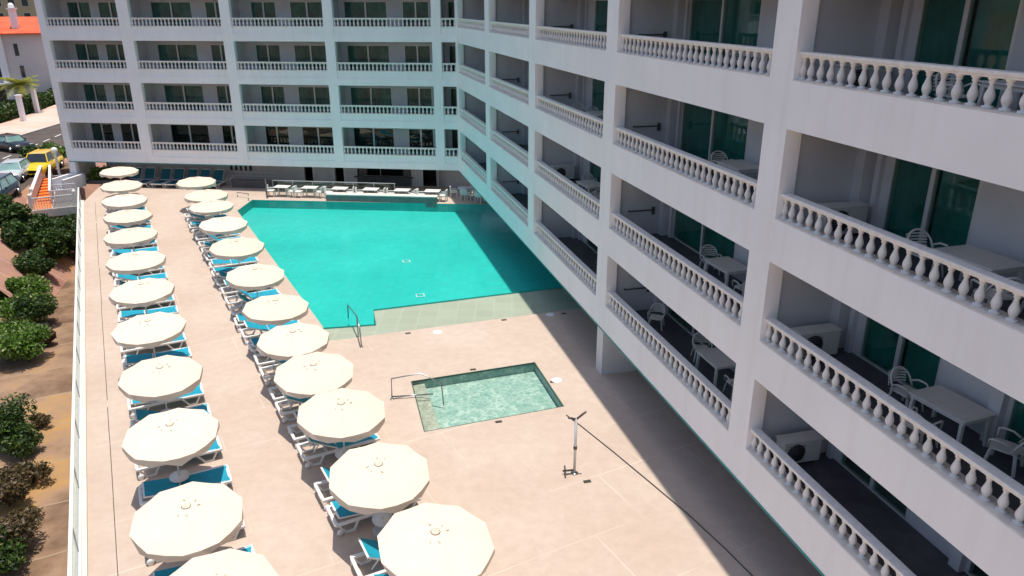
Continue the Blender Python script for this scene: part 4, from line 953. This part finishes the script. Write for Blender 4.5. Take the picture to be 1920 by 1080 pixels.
# ------------------------------------------------------------------ house across the street and buildings behind
def house(nm, label, cat, o, az, w_, d_, h_, m, wins, roof=None, extra=None):
    t = thing(nm, label, cat, (o[0], o[1], o[2]), -az)
    MB().box(-w_ / 2, w_ / 2, 0, d_, 0, h_).build('wall', m, t)
    for (x, z, ww, hh, aw) in wins:
        f_ = MB().box(x - ww / 2 - .08, x + ww / 2 + .08, -.06, -.005, z - .08, z + hh + .08).build('window', M_WALL2, t)
        MB().box(x - ww / 2, x + ww / 2, -.075, -.062, z, z + hh).build('pane', M_CARGLASS, f_)
        if aw: MB().box(x - ww / 2 - .2, x + ww / 2 + .2, -.5, -.07, z + hh + .1, z + hh + .2).build('awning', M_WALL, f_)
    return t
haz = math.atan2(-59.0, 105)
hs = house('white_house', 'white rendered house with red tiled roof across the street', 'house', (-67.5, 108.5, ST), rad(-22), 17, 12, 9.3, M_NEIGH,
           [(6.3, 6.0, 1.2, 1.5, True), (6.6, 2.9, 1.1, 1.5, True), (-.8, 6.3, .5, 1.6, False), (-.6, 3.4, .5, 1.6, False), (-4.2, 6.3, 1.5, 1.5, False), (-4.0, 3.2, 1.7, 1.6, True), (-3.6, .2, 1.6, 1.7, False), (4.6, .4, 1.6, 1.9, True), (6.2, 8.2, .6, .9, True), (-7.2, 3.3, 1.4, 1.5, True), (-7.2, 6.3, 1.4, 1.5, False)])
rf = MB(); rf._add([(-8.9, -.7, 9.25), (8.9, -.7, 9.25), (8.9, 6, 11.3), (-8.9, 6, 11.3), (-8.9, 12.7, 9.25), (8.9, 12.7, 9.25), (-8.9, -.7, 9.1), (8.9, -.7, 9.1)], [(0, 1, 2, 3), (3, 2, 5, 4), (6, 7, 1, 0), (1, 5, 2), (0, 3, 4)])
ro = rf.build('roof', M_TERRA, hs)
MB().box(-1.0, -.2, 1.2, 2.2, 9.6, 12.3).box(-1.15, -.05, 1.0, 2.4, 12.3, 12.5).build('chimney', M_WALL, ro)
MB().lathe([(.35, 12.5), (.4, 12.8), (.2, 13.1), (0, 13.15)], 10, (-.6, 1.7, 0)).build('chimney_cowl', M_WALL, ro)
MB().box(-3.0, -2.2, -.9, -.1, 0, 10.6).box(-3.1, -2.1, -1.0, -.1, 10.6, 10.8).build('flue', M_WALL, hs)
MB().box(-8.4, -1.2, -1.6, -.02, 2.55, 2.75).build('canopy', M_WALL2, hs)
m = MB()
for i in range(14): ring(m, (-8.1 + i * .5, -1.6, 2.3), .2, .04)
m.build('arch_frieze', M_BRONZE, hs)
t = house('ochre_house', 'ochre apartment block rising behind the red tiled roof', 'house', (-98, 158, ST), rad(-24), 30, 12, 17.5, M_OCHRE, [(-12 + i * 2.3, 1 + j * 2.9, 1.1, 1.6, False) for i in range(11) for j in range(6)])
t = house('brown_house', 'brown brick apartment block beyond the white house', 'house', (-68, 160, ST), rad(-24), 24, 12, 19, M_BRICK, [(-10 + i * 2.3, 1 + j * 2.9, .9, 1.9, False) for i in range(9) for j in range(6)])
MB().box(-12.2, 12.2, -1.2, -.02, 9.6, 9.9).build('balcony_slab', M_OCHRE, t)
# two slender white gate columns
for i, (x, y) in enumerate(((-57.4, 89.4), (-60.0, 96.6))):
    t = thing('gate_column', ['left white tapered column at the hedge across the street', 'right white tapered column at the hedge across the street'][i], 'column', (x, y, ST), 0, 'white columns at the hedge')
    MB().box(-.24, .24, -.24, .24, 0, 3.0).build('shaft', M_WALL, t, bevel=.03); MB().box(-.32, .32, -.32, .32, 3.0, 3.12).build('cap', M_WALL, t)

# ------------------------------------------------------------------ cars (front towards -y)
def make_car(label, col, loc, az, glass=M_CARGLASS, L_=4.7, W_=2.0, H_=1.62, taxi=False):
    t = thing('parked_car', label, 'car', loc, -az, 'cars parked along the street')
    paint = mat('car_paint', col, .22, .02, 2, coat=.6); hw = W_ / 2
    ys = [-.5, -.49, -.44, -.30, -.17, 0, .2, .34, .44, .49, .5]; zt = [.55, .72, .80, .90, .96, .98, .98, 1.0, 1.0, .9, .6]; wd = [.78, .88, .95, .99, 1, 1, 1, .99, .96, .9, .82]
    vs = []
    for y, z, w__ in zip(ys, zt, wd):
        hh = hw * w__
        vs += [(-hh * .92, y * L_, .25), (-hh, y * L_, .5), (-hh * .97, y * L_, z - .08), (-hh * .82, y * L_, z), (0, y * L_, z + .035), (hh * .82, y * L_, z), (hh * .97, y * L_, z - .08), (hh, y * L_, .5), (hh * .92, y * L_, .25)]
    n = 9; fs = [(i * n + j, i * n + j + 1, (i + 1) * n + j + 1, (i + 1) * n + j) for i in range(len(ys) - 1) for j in range(n - 1)]
    fs += [tuple(range(n)), tuple(range((len(ys) - 1) * n, len(ys) * n))[::-1]]
    fs += [((i + 1) * n, (i + 1) * n + 8, i * n + 8, i * n) for i in range(len(ys) - 1)]
    m = MB(); m._add(vs, fs, True); b = m.build('body', paint, t)
    # greenhouse: glass volume, roof, pillars
    y0, y1, r0, r1 = -.22 * L_, .46 * L_, -.12 * L_, .36 * L_; zb_, zr = .95, H_
    a = hw * .86; c = hw * .66
    MB()._add if False else None
    g = MB(); g._add([(-a, y0, zb_), (a, y0, zb_), (a, y1, zb_), (-a, y1, zb_), (-c, r0, zr - .03), (c, r0, zr - .03), (c, r1, zr - .03), (-c, r1, zr - .03)], [(0, 1, 5, 4), (1, 2, 6, 5), (2, 3, 7, 6), (3, 0, 4, 7)])
    g.build('windows', glass, t)
    r = MB(); r._add([(-c, r0, zr - .03), (0, r0 - .04, zr - .01), (c, r0, zr - .03), (c, r1, zr - .03), (0, r1 + .03, zr - .02), (-c, r1, zr - .03), (0, (r0 + r1) / 2, zr + .03), (-c * .96, (r0 + r1) / 2, zr + .005), (c * .96, (r0 + r1) / 2, zr + .005)], [(0, 1, 6, 7), (1, 2, 8, 6), (8, 3, 4, 6), (7, 6, 4, 5)], True)
    ps = [((-a, y0, zb_), (-c, r0, zr)), ((a, y0, zb_), (c, r0, zr)), ((-a, y1, zb_), (-c, r1, zr)), ((a, y1, zb_), (c, r1, zr))]
    for p_, q_ in ps: r.bar(p_, q_, .07, .05)
    for s in (-1, 1): r.bar((s * c, r0, zr - .01), (s * c, r1, zr - .01), .08, .05); r.bar((s * a * .99, .1 * L_, zb_), (s * c, .1 * L_, zr), .07, .04)
    r.build('roof', paint, t)
    for sx in (-1, 1):
        for y in (-.31 * L_, .3 * L_):
            tm = MB(Matrix.Rotation(PI / 2, 4, 'Y')); tm.lathe([(.2, -.1), (.33, -.1), (.35, -.05), (.35, .05), (.33, .1), (.2, .1)], 20, (-.35, y, sx * (hw - .08)))
            ty = tm.build('wheel', M_TYRE, t); MB(Matrix.Rotation(PI / 2, 4, 'Y')).lathe([(.21, -.105), (.05, -.08), (.05, .08), (.21, .105)], 12, (-.35, y, sx * (hw - .08))).build('rim', M_RIM, ty)
        MB().cbox((sx * hw * .68, -.487 * L_, .68), (.36, .1, .14)).build('headlight', M_HEADL, t, bevel=.03)
        MB().cbox((sx * hw * 1.06, -.16 * L_, 1.02), (.18, .1, .13)).build('wing_mirror', paint, t, bevel=.03)
    MB().box(-.5, .5, -.505 * L_, -.49 * L_, .36, .5).build('grille', M_TYRE, t)
    return t
make_car('yellow car parked with its windscreen to the viewer behind the orange stair', (.85, .56, .0), px(82, 322, ST), rad(-10), L_=4.6, W_=2.0, H_=1.62)
make_car('silver car with pale windscreen parked between the yellow and dark blue cars', (.52, .55, .56), px(30, 337, ST), rad(-18), mat('bright_windscreen', (.25, .42, .40), .05, .2, 1, spec=.9), L_=4.0, W_=1.75, H_=1.45)
make_car('dark blue car at the left edge beside the shrubs', (.012, .03, .05), px(-6, 376, ST), rad(-14), mat('pale_windscreen', (.25, .42, .40), .05, .2, 1, spec=.9))
make_car('black car driving on the far lane of the street', (.008, .01, .012), px(24, 282, ST), rad(-62), mat('pale_rear_glass', (.18, .32, .28), .05, .2, 1, spec=.9), L_=4.4, W_=1.85, H_=1.45)

# ------------------------------------------------------------------ stair platform at the far left of the deck
def CZ(x, y, z): return PC(x, y, z)
o0 = PC(-4.2, 66)
t = thing('stair_platform', 'raised platform with white balustrades and orange steps beside the far deck corner', 'staircase', o0, RC)
MB().box(-1.55, 1.35, -3.6, 4.5, -.25, 0).build('slab', M_WALL2, t)
MB().box(-.25, 1.33, -3.5, 4.4, .001, .02).build('timber_floor', M_WOODDK, t)
MB().box(-1.62, 1.36, -3.68, -3.6, -.45, .12).box(-1.62, -1.55, -3.6, 4.5, -.45, .12).build('fascia', M_SILL, t)
MB().box(-1.45, -.3, -3.4, -1.3, .001, .03).build('orange_landing', M_ORANGE, t)
stp = MB()
for i in range(9):
    y = -1.3 + i * .62; x0 = -1.42 + i * .055; stp.box(x0, -.35, y, y + .62, -.24, .06 + i * .1)
stp.build('orange_step', M_ORANGE, t)
def picket(parent, a, b, h=.95, pitch=.16, name='railing', wd=.09, r=.025, m=M_RESIN):
    a, b = Vector(a), Vector(b); mb = MB(); mb.bar(a + Vector((0, 0, h)), b + Vector((0, 0, h)), wd, .07); mb.bar(a + Vector((0, 0, .1)), b + Vector((0, 0, .1)), .05, .05)
    n = max(2, int((b - a).length / pitch))
    for i in range(n + 1):
        p = a.lerp(b, i / n); mb.bar(p + Vector((0, 0, .08)), p + Vector((0, 0, h)), r * 2, r * 2, (1, 0, 0))
    return mb.build(name, m, parent)
picket(t, (-1.5, -3.5, 0), (1.3, -3.5, 0)); picket(t, (-1.5, -3.5, 0), (-1.5, -1.3, 0)); picket(t, (-1.5, -1.3, .1), (-.95, 4.3, .95), wd=.22, r=.05)
picket(t, (-.32, -1.5, .05), (-.32, 4.2, .95), wd=.16, r=.04); picket(t, (-.25, .6, 0), (1.3, .6, 0)); picket(t, (-.25, 4.4, 0), (1.3, 4.4, 0)); picket(t, (-.25, -1.5, 0), (1.3, -1.5, 0))
MB().tube([(-.3, -3.3, -3), (-.3, -3.3, -.25)], .07, 10).build('prop', M_WALL, t)
for x, y in ((-1.5, -3.5), (1.3, -3.5), (-1.5, -1.35), (-.9, 4.4)): MB().box(x - .1, x + .1, y - .1, y + .1, 0, 1.1).lathe([(.11, 1.1), (.13, 1.2), (.08, 1.3), (0, 1.33)], 10, (x, y, 0), cap=False).build('newel', M_RESIN, t)
t = thing('lamp_post', 'white lamp post with a round globe behind the orange stair', 'lamp post', PC(-4.05, 71.4), RC)
MB().lathe([(.2, 0), (.2, .3), (.11, .4), (.09, 2.5), (.13, 2.6)], 12).build('post', M_RESIN, t)
MB().lathe([(.08, 2.6), (.2, 2.68), (.27, 2.85), (.2, 3.03), (.06, 3.1), (0, 3.11)], 14).build('globe', M_LAMPG, t)
t = thing('street_planter', 'square dark brown planter beyond the stair platform', 'planter', PC(-3.35, 74.3, .6), RC)
MB().box(-.8, .8, -1.4, 1.4, -.6, .4).build('box', M_BRICK, t)
MB().box(-.7, .7, -1.3, 1.3, .401, .43).build('soil', M_EARTH, t)
t = thing('entrance_steps', 'pale blue grey steps with white side walls at the left foot of the rear block', 'steps', PB(-32.0, -1.2), RB)
for i in range(5): MB().box(-.55, .35, -1.0 + i * .45, -.55 + i * .45, 0, .12 + i * .13).build('step', mat('blue_grey_tile', (.36, .41, .5), .6, .1, 3) if i == 0 else bpy.data.materials['blue_grey_tile'], t)
MB().box(-.75, -.56, -1.3, 1.2, 0, 1.0).box(.36, .55, -1.3, 1.2, 0, 1.0).build('side_wall', M_WALL, t)
shrub(-6.0, 78.5, .2, 1.6, 1.1, M_LEAF, 'dark bush between the yellow car and the hotel corner', 3000, .14)
shrub(-4.2, 79.5, .2, 1.6, 1.1, M_LEAF2, 'bright bush touching the hotel corner beyond the stair', 3000, .14)

# ------------------------------------------------------------------ to metres
bpy.context.view_layer.update()
for o in list(C.objects):
    if o.parent is None and o.type not in ('CAMERA', 'LIGHT'):
        o.location = o.location * SCALE; o.scale = o.scale * SCALE
